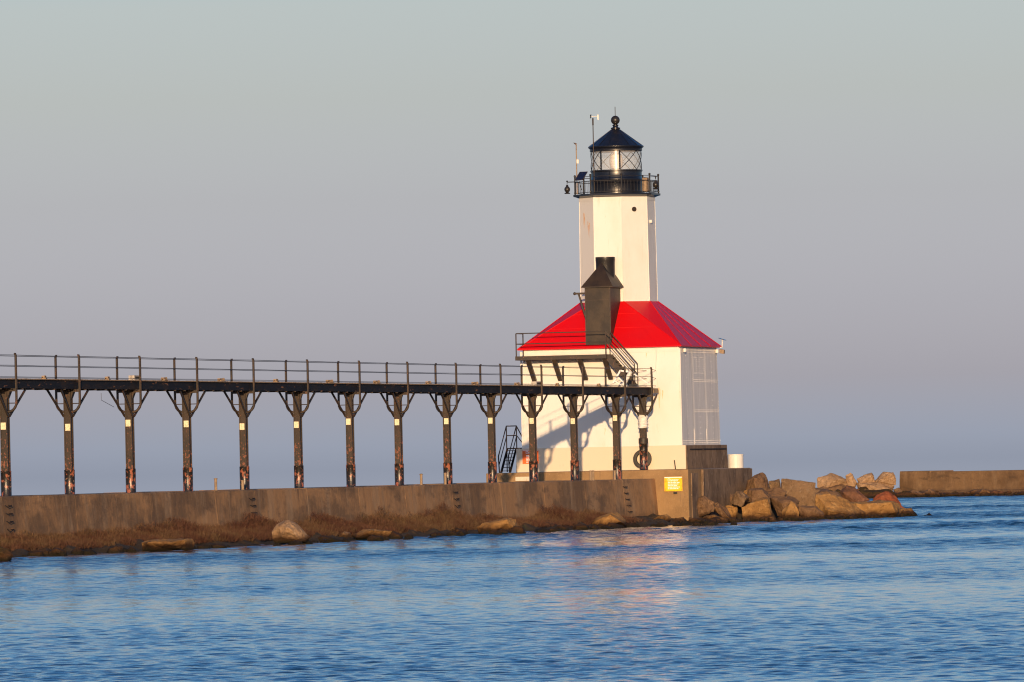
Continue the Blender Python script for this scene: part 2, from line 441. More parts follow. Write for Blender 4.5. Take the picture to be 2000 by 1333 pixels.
# pier cast in sections with a thin joint between two castings
pier = empty('concrete_pier', (-4, -100, 0), 'long low brown concrete pier with stained side, carrying the iron catwalk', 'pier')
joints = [-215, -190, -165, -140, -119.9, -109.5, -98.3, -88, -81.5, -72.6, -63.5, -55, -46.1, -36.5, -27.6, -18.8, -10.4, -3.0]
for i in range(len(joints) - 1):
    y0, y1 = joints[i] + .015, joints[i + 1] - .015
    if i == len(joints) - 2: y1 = -3.02
    n = max(3, int((y1 - y0) / 1.2))
    ys = [y0 + (y1 - y0) * k / n for k in range(n + 1)]
    zz = random.uniform(-.015, .015)
    sec = [(-7.2, -1.5), (-.72, -1.5), (-.78, .4), (-.86, 1.4), (-.95, 2.5), (-.97, TOP - .05 + zz), (-1.04, TOP + zz), (-7.1, TOP + zz), (-7.2, TOP - .1)]
    gridbox('pier_section', M['concrete'], sec, n, ys, pier, .03)

head = empty('pierhead_platform', (-5.4, 4.5, 0), 'raised concrete platform at the pier end with the lighthouse on it', 'platform')
mb = MB()
xs0, xs1, ys0, ys1 = -11.95, 1.18, -3.0, 12.1
mb.frustum((xs0, xs1 + .05, ys0 - .02, ys1), (xs0, xs1, ys0, ys1), -1.5, 3.40)
mb.build('platform_body', M['gold'], head, bevel=.05)
# weathered side facing: stained buttress faces set a little proud
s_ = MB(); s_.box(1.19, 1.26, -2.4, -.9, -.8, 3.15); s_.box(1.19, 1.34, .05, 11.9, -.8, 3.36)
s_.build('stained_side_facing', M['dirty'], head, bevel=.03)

# ------------------------------------------------------------------ lighthouse
CX, CY = -5.17, 4.5
lh = empty('lighthouse', (CX, CY, 3.40), 'white lighthouse with red roof, octagonal tower and black lantern room', 'lighthouse')
b = MB(); b.frustum((-10.78, .42, -.35, 9.45), (-10.72, .38, -.32, 9.4), 3.41, 4.90)
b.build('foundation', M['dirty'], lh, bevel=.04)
b = MB(); b.box(-10.72, .34, -.40, -.36, 3.415, 4.905)
b.build('painted_foundation_face', M['cream'], lh, bevel=.01)
wl = MB(); WB = (-10.42, -.0, 0, 9.2); WT = (-10.28, -.1, .05, 9.12)
wl.frustum(WB, WT, 4.90, 11.10)
wl.build('front_wall', M['white'], lh)
# riveted plating on the lake side (faces +X)
def xw(z): return -.0 + (-.1) * (z - 4.9) / 6.18 + .006
rv = MB()
q = [(xw(4.92), .03), (xw(4.92), 9.16)]
rv.add([(xw(4.92), .03, 4.92), (xw(4.92), 9.16, 4.92), (xw(11.02), 9.09, 11.02), (xw(11.02), .07, 11.02),
        (xw(4.92) - .01, .03, 4.92), (xw(4.92) - .01, 9.16, 4.92), (xw(11.02) - .01, 9.09, 11.02), (xw(11.02) - .01, .07, 11.02)],
       [(0, 1, 2, 3), (4, 7, 6, 5), (0, 4, 5, 1), (1, 5, 6, 2), (2, 6, 7, 3), (3, 7, 4, 0)])
def rivet(y, z, r=.028):
    x = xw(z)
    n = 5; vs = [(x + r * 1.1, y, z)] + [(x - .004, y + r * 1.2 * math.cos(2 * math.pi * k / n), z + r * 1.2 * math.sin(2 * math.pi * k / n)) for k in range(n)]
    rv.add(vs, [(0, 1 + k, 1 + (k + 1) % n) for k in range(n)])
def rline(y0, z0, y1, z1, sp, dbl=0):
    n = max(1, int(math.hypot(y1 - y0, z1 - z0) / sp))
    for k in range(n + 1):
        t = k / n
        rivet(y0 + (y1 - y0) * t, z0 + (z1 - z0) * t)
        if dbl:
            if y0 == y1: rivet(y0 + dbl, z0 + (z1 - z0) * t + sp * .5)
            else: rivet(y0 + (y1 - y0) * t + sp * .5, z0 + dbl)
for y in (3.0, 6.0): rline(y, 5.0, y, 10.95, .13, .2)
for y in (.14, 9.0): rline(y, 5.0, y, 10.95, .2)
for z in (10.75, 5.05): rline(.1, z, 9.05, z, .26, .14)
for z in (8.9, 7.0): rline(3.2, z, 9.0, z, .22, .12)
for y in (1.6, 4.5, 7.6):
    for k in range(16): rivet(y, 5.3 + k * .35, .03)
for (ya, yb) in ((3.35, 4.15), (4.9, 5.7)):
    for y in (ya, yb): rline(y, 9.45, y, 10.45, .13)
    for z in (9.45, 10.45): rline(ya, z, yb, z, .2)
for (y, w) in ((3.0, .05), (6.0, .05)): rv.box(xw(5) - .01, xw(5) + .012, y - w * 1.3, y + w * 1.3, 4.95, 5.9)
rv.build('riveted_side_plating', M['rivet'], lh)
# thin plate joints on the front
sm = MB()
sm.box(-10.40, -.02, -.012, -.001 + .03, 4.90, 4.97)
sm.box(-.13, .03, -.02, .0 + .03, 4.9, 11.0)
sm.box(-10.45, -10.32, -.02, .03, 4.9, 11.0)
sm.box(-10.3, -.1, -.01, .08, 10.78, 10.95)
sm.build('wall_trim', M['white'], lh)
# roof
E0, E1, EY0, EY1, EZ = -10.55, .16, -.27, 9.4, 11.15
RT = 2.27; hs = RT * math.tan(R(22.5)); ZT = 14.06
oct_ = lambda r, z, cx=CX, cy=CY: [(cx + r / math.cos(R(22.5)) * math.cos(R(-112.5 + 45 * k)), cy + r / math.cos(R(22.5)) * math.sin(R(-112.5 + 45 * k)), z) for k in range(8)]
rf = MB()
o8 = oct_(RT + .02, ZT)
sq = [(E0, EY0, EZ), (E1, EY0, EZ), (E1, EY1, EZ), (E0, EY1, EZ)]
rf.add(sq + o8, [(0, 1, 5, 4), (1, 6, 5), (1, 2, 7, 6), (2, 8, 7), (2, 3, 9, 8), (3, 10, 9), (3, 0, 11, 10), (0, 4, 11)])
lo = [(p[0], p[1], EZ - .06) for p in sq]
rf.add(sq + lo, [(0, 1, 5, 4), (1, 2, 6, 5), (2, 3, 7, 6), (3, 0, 4, 7), (7, 6, 5, 4)])
roof = rf.build('roof', M['red'], lh)
hp = MB()
for a, k in ((1, 1), (1, 2), (2, 3), (2, 4), (3, 5), (3, 6), (0, 7), (0, 0)):
    hp.path([Vector(sq[a]) + Vector((0, 0, .01)), Vector(o8[k]) + Vector((0, 0, .01))], .025, 5)
for y in (2.2, 4.5, 6.8):   # standing seams of the side slope
    hp.path([(E1, y, EZ + .012), (CX + RT, CY + (y - CY) * .25, ZT + .01)], .022, 5)
for x in (-9.0, -7.1, -3.0, -1.3):
    hp.path([(x, EY0, EZ + .008), (CX + max(-.93, min(.93, (x - CX) * .22)), CY - RT, ZT)], .006, 4)
for t_ in (.42, .73):      # sheet laps on the front slope
    a_ = Vector(sq[0]).lerp(Vector(o8[0]), t_); b_ = Vector(sq[1]).lerp(Vector(o8[1]), t_)
    hp.path([a_ + Vector((.1, -.004, .004)), b_ + Vector((-.1, -.004, .004))], .009, 4)
hp.build('roof_seam', M['red'], roof)
# tower
tw = MB()
a8, b8 = oct_(2.27, 13.9), oct_(2.22, 20.72)
tw.add(a8 + b8, [tuple((k, (k + 1) % 8, 8 + (k + 1) % 8, 8 + k)) for k in range(8)] + [tuple(range(8, 16)), tuple(reversed(range(8)))])
tower = tw.build('tower', M['white'], lh)
tr = MB()
for (z0, z1, r) in ((20.45, 20.74, 2.25), (17.2, 17.24, 2.252), (14.0, 14.12, 2.29)):
    lo8, hi8 = oct_(r, z0), oct_(r, z1)
    tr.add(lo8 + hi8, [tuple((k, (k + 1) % 8, 8 + (k + 1) % 8, 8 + k)) for k in range(8)] + [tuple(range(8, 16)), tuple(reversed(range(8)))])
for k in range(8):
    a, c = Vector(a8[k]), Vector(b8[k]); tr.path([a, c], .022, 6)
tr.build('tower_plate_joint', M['white'], tower)
# porthole on the 45 degree face, small pale disc on the lake face
n45 = Vector((math.sin(R(45)), -math.cos(R(45)), 0)); pc = Vector((CX, CY, 19.87)) + n45 * 2.235
tside = Vector((math.cos(R(45)), math.sin(R(45)), 0))
def disc_on(mbx, c, n, rad, thick, seg=16):
    side = n.cross(Vector((0, 0, 1))).normalized(); u_ = Vector((0, 0, 1))
    vs = []
    for d in (0, thick):
        vs += [c + n * d + side * rad * math.cos(2 * math.pi * k / seg) + u_ * rad * math.sin(2 * math.pi * k / seg) for k in range(seg)]
    mbx.add(vs, [tuple((k, (k + 1) % seg, seg + (k + 1) % seg, seg + k)) for k in range(seg)] + [tuple(range(seg, 2 * seg))])
ph = MB(); disc_on(ph, pc + tside * -.04, n45, .15, .07); ph.build('porthole', M['shed'], lh)
ph = MB(); disc_on(ph, Vector((CX + 2.225, CY - .35, 19.1)), Vector((1, 0, 0)), .11, .16, 12); ph.build('side_pale_disc', M['bulb'], lh)
# rust bleeding from bolts on the left front face
M['rust'] = mat('rust_stain', (.75, .30, .04), .8, [((6, 6, 2), .5, .65, (.75, .50, .22), .7)])
nl = Vector((-math.sin(R(45)), -math.cos(R(45)), 0)); sl = Vector((math.cos(R(45)), -math.sin(R(45)), 0))
st = MB()
for (u0, z1, ln, w) in ((-.32, 19.75, 1.0, .05), (-.28, 19.5, .5, .035), (.18, 19.2, .6, .03), (.30, 18.95, .8, .05), (.36, 19.1, .4, .025)):
    c = Vector((CX, CY, 0)) + nl * 2.238 + sl * u0
    prof = [(0, .3), (.12, 1), (.4, .8), (.7, .45), (1, .08)]
    vs = []
    for t, ww in prof:
        for sgn in (-1, 1): vs.append(c + sl * (sgn * w * ww + .015 * math.sin(t * 7)) + Vector((0, 0, z1 - t * ln)) + nl * (.006 - .012 * t * 0))
    st.add(vs, [(2 * i, 2 * i + 1, 2 * i + 3, 2 * i + 2) for i in range(4)])
st.build('rust_streak', M['rust'], tower)
M['drip'] = mat('faint_drip', (.74, .52, .26), .8, [((8, 8, 2), .45, .6, (.78, .68, .52), .9)])
# drips on the front wall under the end of the catwalk and below the trim
for (x, z1, ln_, w) in ((-1.42, 8.55, 1.3, .09), (-1.2, 8.4, .6, .04), (-7.3, 10.75, .5, .03), (-2.2, 10.75, .35, .03), (-5.0, 6.1, .5, .025)):
    vs = []; st = MB()
    for t, ww in ((0, .3), (.12, 1), (.4, .7), (.7, .4), (1, .08)):
        yy = .05 - .05 * (11.1 - (z1 - t * ln_)) / 6.2 - .006
        for sgn in (-1, 1): vs.append((x + sgn * w * ww + .02 * math.sin(t * 6), yy, z1 - t * ln_))
    st.add(vs, [(2 * i, 2 * i + 1, 2 * i + 3, 2 * i + 2) for i in range(4)]); st.build('wall_stain', M['drip'], lh)
# gallery
g8 = lambda r, z: [(CX + r * math.cos(R(-112.5 + 45 * k)), CY + r * math.sin(R(-112.5 + 45 * k)), z) for k in range(8)]
GR = 2.78
gd = MB()
pr_ = [(2.25, 20.60), (2.62, 20.74), (GR, 20.78), (GR, 20.90), (1.2, 20.93)]
rings = [g8(r / 1.0, z) for r, z in pr_]
vs = [v for rr in rings for v in rr]
gd.add(vs, [tuple((i * 8 + k, i * 8 + (k + 1) % 8, (i + 1) * 8 + (k + 1) % 8, (i + 1) * 8 + k)) for i in range(4) for k in range(8)] + [tuple(range(32, 40)), tuple(reversed(range(8)))])
gd.build('gallery_deck', M['lantern'], lh)
GP = g8(GR - .12, 20.9)
for k in range(8):
    p = Vector(GP[k]); pm = MB()
    pm.path([p, p + Vector((0, 0, 1.12))], .05, 8)
    pm.ball(p + Vector((0, 0, 1.18)), .075, 8); pm.ball(p + Vector((0, 0, .12)), .07, 6)
    pm.build('gallery_post', M['black'], lh, smooth=True)
gr = MB()
for z, r in ((.10, .02), (.80, .024), (1.1, .018)): gr.path([Vector(p) + Vector((0, 0, z)) for p in GP], r, 6, closed=True)
for k in range(8):
    a, c = Vector(GP[k]), Vector(GP[(k + 1) % 8])
    for j in range(1, 9):
        q_ = a.lerp(c, j / 9); gr.path([q_ + Vector((0, 0, .1)), q_ + Vector((0, 0, .8))], .014, 4)
gr.build('gallery_railing', M['black'], lh)
# lantern room
C0 = (CX, CY, 0)
ln = MB(); ln.lathe(C0, [(1.66, 20.93), (1.66, 21.03), (1.61, 21.08), (1.61, 21.75), (1.635, 21.78), (1.635, 21.84), (1.61, 21.88), (1.61, 22.3), (1.66, 22.34), (1.66, 22.42), (1.5, 22.43)], 48)
drum = ln.build('lantern_drum', M['lantern'], lh, smooth=True)
dd = MB()
for j in range(7):
    aa = R(-90 + (-38 + j * 0)) 
dd.path([(CX + .02, CY - 1.68, 21.2), (CX + .02, CY - 1.68, 22.3)], .02, 5)
dd.build('drum_door', M['lantern'], drum, bevel=.02)
gl = MB(); gl.lathe(C0, [(1.58, 22.42), (1.58, 23.62)], 64, cap=False); gl.build('lantern_glazing', M['glass'], lh, smooth=True)
ag = MB(); AR = 1.60
def hel(a, b_, z0, z1, r=.022):
    ag.path([(CX + AR * math.cos(a + (b_ - a) * t / 8), CY + AR * math.sin(a + (b_ - a) * t / 8), z0 + (z1 - z0) * t / 8) for t in range(9)], r, 5)
base_a = R(-90 - 15.5 + 8)   # right edge of the plain front pane as seen
a_start = R(-66)
for k in range(7):
    a = a_start + R(45) * k
    hel(a, a + R(45), 22.42, 23.62); hel(a, a + R(45), 23.62, 22.42)
for a in (a_start, a_start - R(45)):
    hel(a, a, 22.42, 23.62, .05)
ag.build('glazing_bars', M['lantern'], lh)
M['lens'] = mat('beacon_lens', (.82, .74, .70), .15, [((1, 1, 14), .45, .6, (.6, .52, .5), .6)])
bn = MB(); bn.lathe(C0, [(.2, 22.0), (.2, 22.5), (.36, 22.55), (.42, 22.8), (.44, 23.0), (.42, 23.2), (.36, 23.4), (.15, 23.5)], 24)
bn.build('beacon', M['lens'], lh, smooth=True)
fl = MB(); fl.lathe(C0, [(1.5, 22.40), (1.5, 22.415), (.01, 22.42)], 32)
fl.build('lantern_floor', M['lens'], lh)
lr = MB(); lr.lathe(C0, [(1.61, 23.60), (1.66, 23.63), (1.66, 23.76), (1.68, 23.80), (1.76, 23.86), (1.77, 23.93), (1.70, 23.97), (.32, 24.98), (.26, 25.02), (.30, 25.06), (.30, 25.11), (.19, 25.15), (.15, 25.22), (.20, 25.26), (.20, 25.29), (.13, 25.33)], 16 * 3)
lroof = lr.build('lantern_roof', M['lantern'], lh, smooth=True)
rb = MB()
for k in range(16):
    a = 2 * math.pi * k / 16
    rb.path([(CX + 1.70 * math.cos(a), CY + 1.70 * math.sin(a), 23.985), (CX + .3 * math.cos(a), CY + .3 * math.sin(a), 25.0)], .012, 4)
rb.build('roof_rib', M['lantern'], lroof)
vb = MB(); vb.ball((CX, CY, 25.60), .285, 14); vb.build('ventilator_ball', M['black'], lh, smooth=True)
rd = MB(); rd.path([(CX, CY, 25.85), (CX, CY, 26.45)], .022, 6); rd.build('lightning_rod', M['steel'], lh)

# instruments on the gallery
def thing_mesh(mb, name, m, base, label, cat, group=None, smooth=False):
    return as_thing(mb.build(name, m, None, smooth=smooth), base, label, cat, group)
wp = Vector((-6.03, 2.35, 20.93))
wvn = empty('wind_vane', wp, 'tall thin pole with propeller wind vane standing in front of lantern', 'wind vane')
q = MB(); q.path([wp, wp + Vector((0, 0, 4.75))], .032, 6); q.path([wp + Vector((0, 0, 4.3)), wp + Vector((0, 0, 4.75))], .05, 6); q.build('mast', M['steel'], wvn)
q = MB(); t0 = wp + Vector((0, 0, 4.86)); q.path([t0 + Vector((-.1, 0, 0)), t0 + Vector((.36, 0, -.02))], .022, 6)
q.add([t0 + Vector((.28, .012, .10)), t0 + Vector((.40, .012, .10)), t0 + Vector((.38, .012, -.26)), t0 + Vector((.30, .012, -.2)),
       t0 + Vector((.28, -.012, .10)), t0 + Vector((.40, -.012, .10)), t0 + Vector((.38, -.012, -.26)), t0 + Vector((.30, -.012, -.2))],
      [(0, 1, 2, 3), (7, 6, 5, 4), (0, 4, 5, 1), (1, 5, 6, 2), (2, 6, 7, 3), (3, 7, 4, 0)])
q.build('vane_tail', M['bulb'], wvn)
q = MB()
for k in range(4):
    a = R(35 + 90 * k); c = t0 + Vector((-.14, 0, 0)); q.bar(c, c + Vector((.03 * math.cos(a), .12 * math.sin(a) * .6 - .05 * math.cos(a), .15 * math.cos(a))), .028, .012)
q.build('propeller', M['black'], wvn)
ap = Vector((-7.41, 3.2, 20.93))
ant = empty('antenna_mast', ap, 'shorter pale antenna mast at left edge of the gallery', 'antenna')
q = MB(); q.path([ap, ap + Vector((0, 0, 3.2))], .035, 6); q.build('mast', M['wood'], ant)
q = MB(); q.path([ap + Vector((0, 0, 3.17)), ap + Vector((-.14, 0, 3.25))], .03, 5); q.path([ap + Vector((-.2, 0, 3.27)), ap + Vector((.04, 0, 3.22))], .012, 5); q.ball(ap + Vector((-.05, 0, 3.2)), .055, 6); q.build('sensor_head', M['steel'], ant)
q = MB(); q.box(ap.x + .02, ap.x + .16, ap.y - .06, ap.y + .06, ap.z + 1.95, ap.z + 2.2); q.build('white_sensor_box', M['bulb'], ant)
# solar panel tilted
so = Vector((-6.80, 2.2, 21.66))
sp = empty('solar_panel', so, 'dark blue solar panel tilted on the left gallery railing', 'solar panel')
q = MB(); c0 = so + Vector((-.42, -.1, .12)); e1 = Vector((.54, -.12, 0)); e2 = Vector((.25, .30, .52)); nn = e1.cross(e2).normalized() * .03
vs = [c0, c0 + e1, c0 + e1 + e2, c0 + e2]; q.add(vs + [v - nn for v in vs], [(0, 1, 2, 3), (7, 6, 5, 4), (0, 4, 5, 1), (1, 5, 6, 2), (2, 6, 7, 3), (3, 7, 4, 0)])
q.build('panel_face', M['panel'], sp)
q = MB(); 
for a, c in ((0, 1), (1, 2), (2, 3), (3, 0)): q.path([vs[a] + nn * .4, vs[c] + nn * .4], .018, 4)
q.path([c0 + e1 * .5, so + Vector((-.1, .25, -.5))], .02, 5); q.path([c0 + e1 * .5 + e2 * .8, so + Vector((.05, .35, -.5))], .02, 5)
q.build('panel_frame', M['steel'], sp)
# hanging lamps at both sides
def hang_lamp(name, p, out, label):
    t = empty(name, p, label, 'lamp')
    q = MB(); P_ = Vector(p)
    q.path([P_, P_ + Vector((out, 0, 0)), P_ + Vector((out, 0, -.12))], .03, 6)
    q.ball(P_ + Vector((out, 0, .05)), .06, 6); q.build('bracket', M['black'], t)
    q = MB(); q.lathe((P_.x + out, P_.y, P_.z - .74), [(.17, 0), (.19, .04), (.08, .10), (.16, .16), (.19, .28), (.17, .38), (.09, .46), (.06, .58)], 14)
    q.build('lamp_body', M['black'], t, smooth=True)
hang_lamp('hanging_lamp', (-7.55, 3.3, 21.72), -.54, 'dark lantern shaped lamp hanging from bracket outside left of gallery')
hang_lamp('hanging_lamp', (-2.35, 3.6, 21.85), .0, 'dark lamp hanging inside the right end of gallery railing')
# pale box behind railing right
q = MB(); q.box(-3.16, -2.86, 3.4, 3.8, 20.95, 21.85); thing_mesh(q, 'equipment_box', M['wood'], (-3.2, 3.6, 20.95), 'tan equipment box behind the right gallery railing', 'box')

# dormer on the roof
X0, X1 = -6.08, -4.43
dm = MB(); dm.add([(X0, -.12, 11.24), (X1, -.12, 11.24), (X1, 2.35, 13.6), (X0, 2.35, 13.6), (X0, -.12, 14.98), (X1, -.12, 14.98), (X1, 2.35, 14.98), (X0, 2.35, 14.98)],
                  [(3, 2, 1, 0), (4, 5, 6, 7), (0, 1, 5, 4), (1, 2, 6, 5), (2, 3, 7, 6), (3, 0, 4, 7)])
dormer = dm.build('dormer', M['shed'], lh, bevel=.015)
q = MB()
q.box(X0 - .01, X0 + .07, -.145, -.115, 11.35, 14.9); q.box(X1 - .07, X1 + .01, -.145, -.115, 11.35, 14.9)
q.box(X0 + .08, X1 - .08, -.14, -.118, 14.12, 14.15); q.box(X1 - .2, X1 - .12, -.17, -.118, 13.05, 13.12)
q.build('door_frame', M['steel'], dormer)
q = MB(); a = (X0 - .18, X1 + .22, -.32, 2.45); z = 14.98
cxr, cyr = (X0 + X1) / 2 + .0, 1.1
q.add([(a[0], a[2], z), (a[1], a[2], z), (a[1], a[3], z), (a[0], a[3], z), (cxr + .05, .75, 16.5), (cxr + .05, 1.9, 16.5),
       (a[0], a[2], z - .06), (a[1], a[2], z - .06), (a[1], a[3], z - .06), (a[0], a[3], z - .06)],
      [(0, 1, 4), (1, 2, 5, 4), (2, 3, 5), (3, 0, 4, 5), (0, 6, 7, 1), (1, 7, 8, 2), (2, 8, 9, 3), (3, 9, 6, 0), (9, 8, 7, 6)])
q.build('dormer_roof', M['shed'], dormer)
q = MB(); q.lathe((cxr + .10, cyr + .35, 0), [(.60, 15.3), (.60, 16.62), (.62, 16.66), (.62, 16.86), (.56, 16.86), (.56, 16.5)], 32); q.build('stack', M['black'], dormer, smooth=True)
q = MB(); q.bar((-6.86, .25, 14.58), (-6.1, .25, 14.58), .06); q.bar((-6.60, .25, 14.55), (-6.1, .25, 12.9), .05); q.ball((-6.86, .25, 14.58), .1, 6)
q.build('side_bracket', M['steel'], dormer)

# iron platform and stair hung on the front wall
pf = MB(); pf.box(-10.28, -4.33, -1.66, -1.58, 10.44, 10.70); pf.box(-10.28, -10.2, -1.57, -.03, 10.44, 10.70); pf.box(-4.41, -4.33, -1.57, -.03, 10.44, 10.70)
pf.box(-10.19, -4.42, -1.57, -.03, 10.58, 10.63)
plat = pf.build('front_platform', M['steel'], lh)
for x in (-9.5, -7.8, -6.13, -4.5):
    q = MB(); q.bar((x, -1.5, 10.44), (x, -.06, 9.15), .05, .13) if False else q.add(
        [(x - .13, -1.56, 10.44), (x + .13, -1.56, 10.44), (x + .13, -1.30, 10.44), (x - .13, -1.30, 10.44),
         (x - .13, -.20, 9.12), (x + .13, -.20, 9.12), (x + .13, -.02, 9.20), (x - .13, -.02, 9.20)],
        [(3, 2, 1, 0), (4, 5, 6, 7), (0, 1, 5, 4), (1, 2, 6, 5), (2, 3, 7, 6), (3, 0, 4, 7)])
    q.build('bracket_strut', M['steel'], plat)
q = MB(); r_ = .032
for zz in (12.13, 11.47): q.path([(-10.22, -.05, zz), (-10.22, -1.6, zz), (-4.37, -1.6, zz), (-2.60, -1.35, zz - 2.06 - (.0 if zz > 12 else .0))], r_, 6)
for x, y in ((-10.22, -1.6), (-10.22, -.06), (-4.37, -1.6)): q.path([(x, y, 10.6), (x, y, 12.13)], r_ + .008, 6)
q.path([(-2.60, -1.35, 10.07), (-2.60, -1.35, 8.65)], r_, 6); q.path([(-2.60, -.65, 10.07), (-2.60, -.65, 8.65)], r_, 6)
for zz in (12.13, 11.47): q.path([(-4.37, -.65, zz), (-2.60, -.65, zz - 2.06)], r_, 6)
q.path([(-4.37, -.65, 10.6), (-4.37, -.65, 12.13)], r_, 6)
q.build('platform_railing', M['steel'], plat)
q = MB()
for y in (-1.4, -.65):
    q.add([(-4.4, y - .03, 10.68), (-4.2, y - .03, 10.68), (-2.55, y - .03, 8.66), (-2.95, y - .03, 8.66), (-4.4, y - .03, 10.35),
           (-4.4, y + .03, 10.68), (-4.2, y + .03, 10.68), (-2.55, y + .03, 8.66), (-2.95, y + .03, 8.66), (-4.4, y + .03, 10.35)],
          [(0, 4, 3, 2, 1), (5, 6, 7, 8, 9), (0, 1, 6, 5), (1, 2, 7, 6), (2, 3, 8, 7), (3, 4, 9, 8), (4, 0, 5, 9)])
for k in range(8):
    x = -4.25 + k * .205; z = 10.5 - k * .245; q.box(x, x + .26, -1.36, -.69, z - .03, z)
q.build('stair_flight', M['steel'], plat)

# things fixed on the wall
q = MB(); q.path([(-1.62, -.06, 9.55), (-1.45, -.12, 11.15), (-1.50, -.12, 11.24), (-1.62, -.12, 11.26), (-1.72, -.12, 11.2)], .02, 5)
thing_mesh(q, 'hooked_pole', M['bulb'], (-1.62, -.06, 9.55), 'thin white pole with hooked top against the front wall right of stair', 'pole')
q = MB(); q.box(-10.04, -9.84, -.16, -.0 + .02, 5.58, 5.92); thing_mesh(q, 'wall_box', M['bulb'], (-9.94, 0, 5.58), 'small white box on front wall above the orange sign', 'box')
fb = Vector((.16, 9.0, 11.1))
flt = empty('floodlight', fb, 'solar floodlight on short post at right corner of red roof', 'floodlight')
q = MB(); q.path([fb, fb + Vector((.14, 0, 0)), fb + Vector((.16, 0, .5))], .035, 6); q.build('arm', M['bulb'], flt)
q = MB(); q.add([Vector(p) + fb for p in [(-.05, -.15, .58), (.38, -.15, .44), (.38, .2, .44), (-.05, .2, .58), (-.05, -.15, .61), (.38, -.15, .47), (.38, .2, .47), (-.05, .2, .61)]],
               [(3, 2, 1, 0), (4, 5, 6, 7), (0, 1, 5, 4), (1, 2, 6, 5), (2, 3, 7, 6), (3, 0, 4, 7)]); q.build('solar_cell', M['panel'], flt)
q = MB(); q.add([Vector(p) + fb for p in [(.0, -.2, -.38), (.28, -.2, -.42), (.3, .1, -.4), (0, .1, -.36), (-.02, -.16, -.1), (.3, -.16, -.16), (.3, .1, -.16), (0, .1, -.1)]],
               [(3, 2, 1, 0), (4, 5, 6, 7), (0, 1, 5, 4), (1, 2, 6, 5), (2, 3, 7, 6), (3, 0, 4, 7)]); q.build('lamp_head', M['wood'], flt, bevel=.02)
for y, w in ((.9, 'nearer the front corner'), (8.6, 'at the far corner')):  # white junctions under the eave, not lamps
    q = MB(); q.lathe((.06, y, 10.72), [(.05, 0), (.11, .04), (.12, .2), (.08, .26)], 10)
    thing_mesh(q, 'eave_junction', M['bulb'], (.06, y, 10.72), 'small white junction under the eave on riveted side wall ' + w, 'junction', 'white junctions on the riveted wall', True)

# signs
sg = empty('danger_sign', (-9.75, -.44, 3.95), 'orange danger sign on the cream lighthouse base behind a catwalk column', 'sign')
q = MB(); q.box(-10.30, -9.25, -.47, -.44, 3.95, 4.80); q.build('sign_board', M['orange'], sg, bevel=.008)
text_part('Danger', 'lettering', M['letter'], sg, (-10.08, -.478, 4.58), .24)
q = MB()
for k in range(6):
    x = -10.05; e = -9.48 - .08 * (k % 2) * 1.2
    while x < e:
        w = random.uniform(.08, .2); q.box(x, min(x + w, e), -.476, -.471, 4.45 - k * .085, 4.49 - k * .085); x += w + .03
q.box(-10.28, -9.27, -.476, -.471, 4.755, 4.785)
q.build('small_print', M['letter'], sg)
sy = empty('warning_sign', (-.05, -3.08, 2.05), 'yellow orange danger sign with white lettering on platform front', 'sign')
q = MB(); q.box(-.34, .82, -3.10, -3.06, 2.05, 2.95); q.build('sign_board', M['yellow'], sy, bevel=.008)
text_part('Danger', 'lettering', M['letter'], sy, (-.12, -3.108, 2.67), .24)
q = MB()
for k in range(5):
    x = -.11; e = .66 - .09 * (k % 3)
    while x < e:
        w = random.uniform(.10, .22); q.box(x, min(x + w, e), -3.106, -3.101, 2.56 - k * .095, 2.615 - k * .095); x += w + .028
q.box(-.32, .80, -3.106, -3.101, 2.875, 2.935)
q.build('small_print', M['letter'], sy)
for x, z in ((-.28, 2.82), (.76, 2.82), (-.28, 2.12), (.76, 2.12)):
    q = MB(); q.box(x - .02, x + .02, -3.112, -3.10, z - .02, z + .02); q.build('bolt', M['steel'], sy)
q = MB(); q.box(.24, .46, -3.12, -3.02, 1.88, 2.0)
thing_mesh(q, 'conduit_stub', M['black'], (.35, -3.02, 1.88), 'small dark fitting just under the yellow sign', 'fitting')

# tyre leaning on the base behind the last column
ty = MB(); tc_ = Vector((-2.42, -.62, 4.10)); vs = []
for i in range(32):
    a = 2 * math.pi * i / 32
    for (dr, dy) in ((.36, .06), (.38, .11), (.50, .13), (.585, .09), (.60, 0), (.585, -.09), (.50, -.13), (.38, -.11), (.36, -.06)):
        vs.append(tc_ + Vector((dr * math.cos(a), dy + .12 * (dr * math.sin(a)), dr * math.sin(a))))
ty.add(vs, [(i * 9 + j, i * 9 + (j + 1) % 9, ((i + 1) % 32) * 9 + (j + 1) % 9, ((i + 1) % 32) * 9 + j) for i in range(32) for j in range(9)])
thing_mesh(ty, 'tyre', M['rubber'], (-2.42, -.62, 3.42), 'black tyre leaning on cream lighthouse base behind the last column', 'tyre', smooth=True)
q = MB(); q.path([(-.24, -.75, 3.40), (-.31, -.75, 3.98)], .035, 6); thing_mesh(q, 'iron_rod', M['steel'], (-.24, -.75, 3.4), 'short dark rod standing on platform above the yellow sign', 'rod')
q = MB(); q.lathe((.60, 10.6, 0), [(.50, 3.40), (.50, 4.22), (.52, 4.24), (.52, 4.28), (.05, 4.30)], 28)
thing_mesh(q, 'white_tank', M['white'], (.60, 10.6, 3.4), 'round white tank on platform behind the stained base', 'tank', smooth=True)
# dark strip standing in for a slot along the top of the stained foundation side
q = MB(); q.box(.41, .45, .35, 9.0, 4.60, 4.68); q.build('dark_slot_strip', M['girder'], lh)

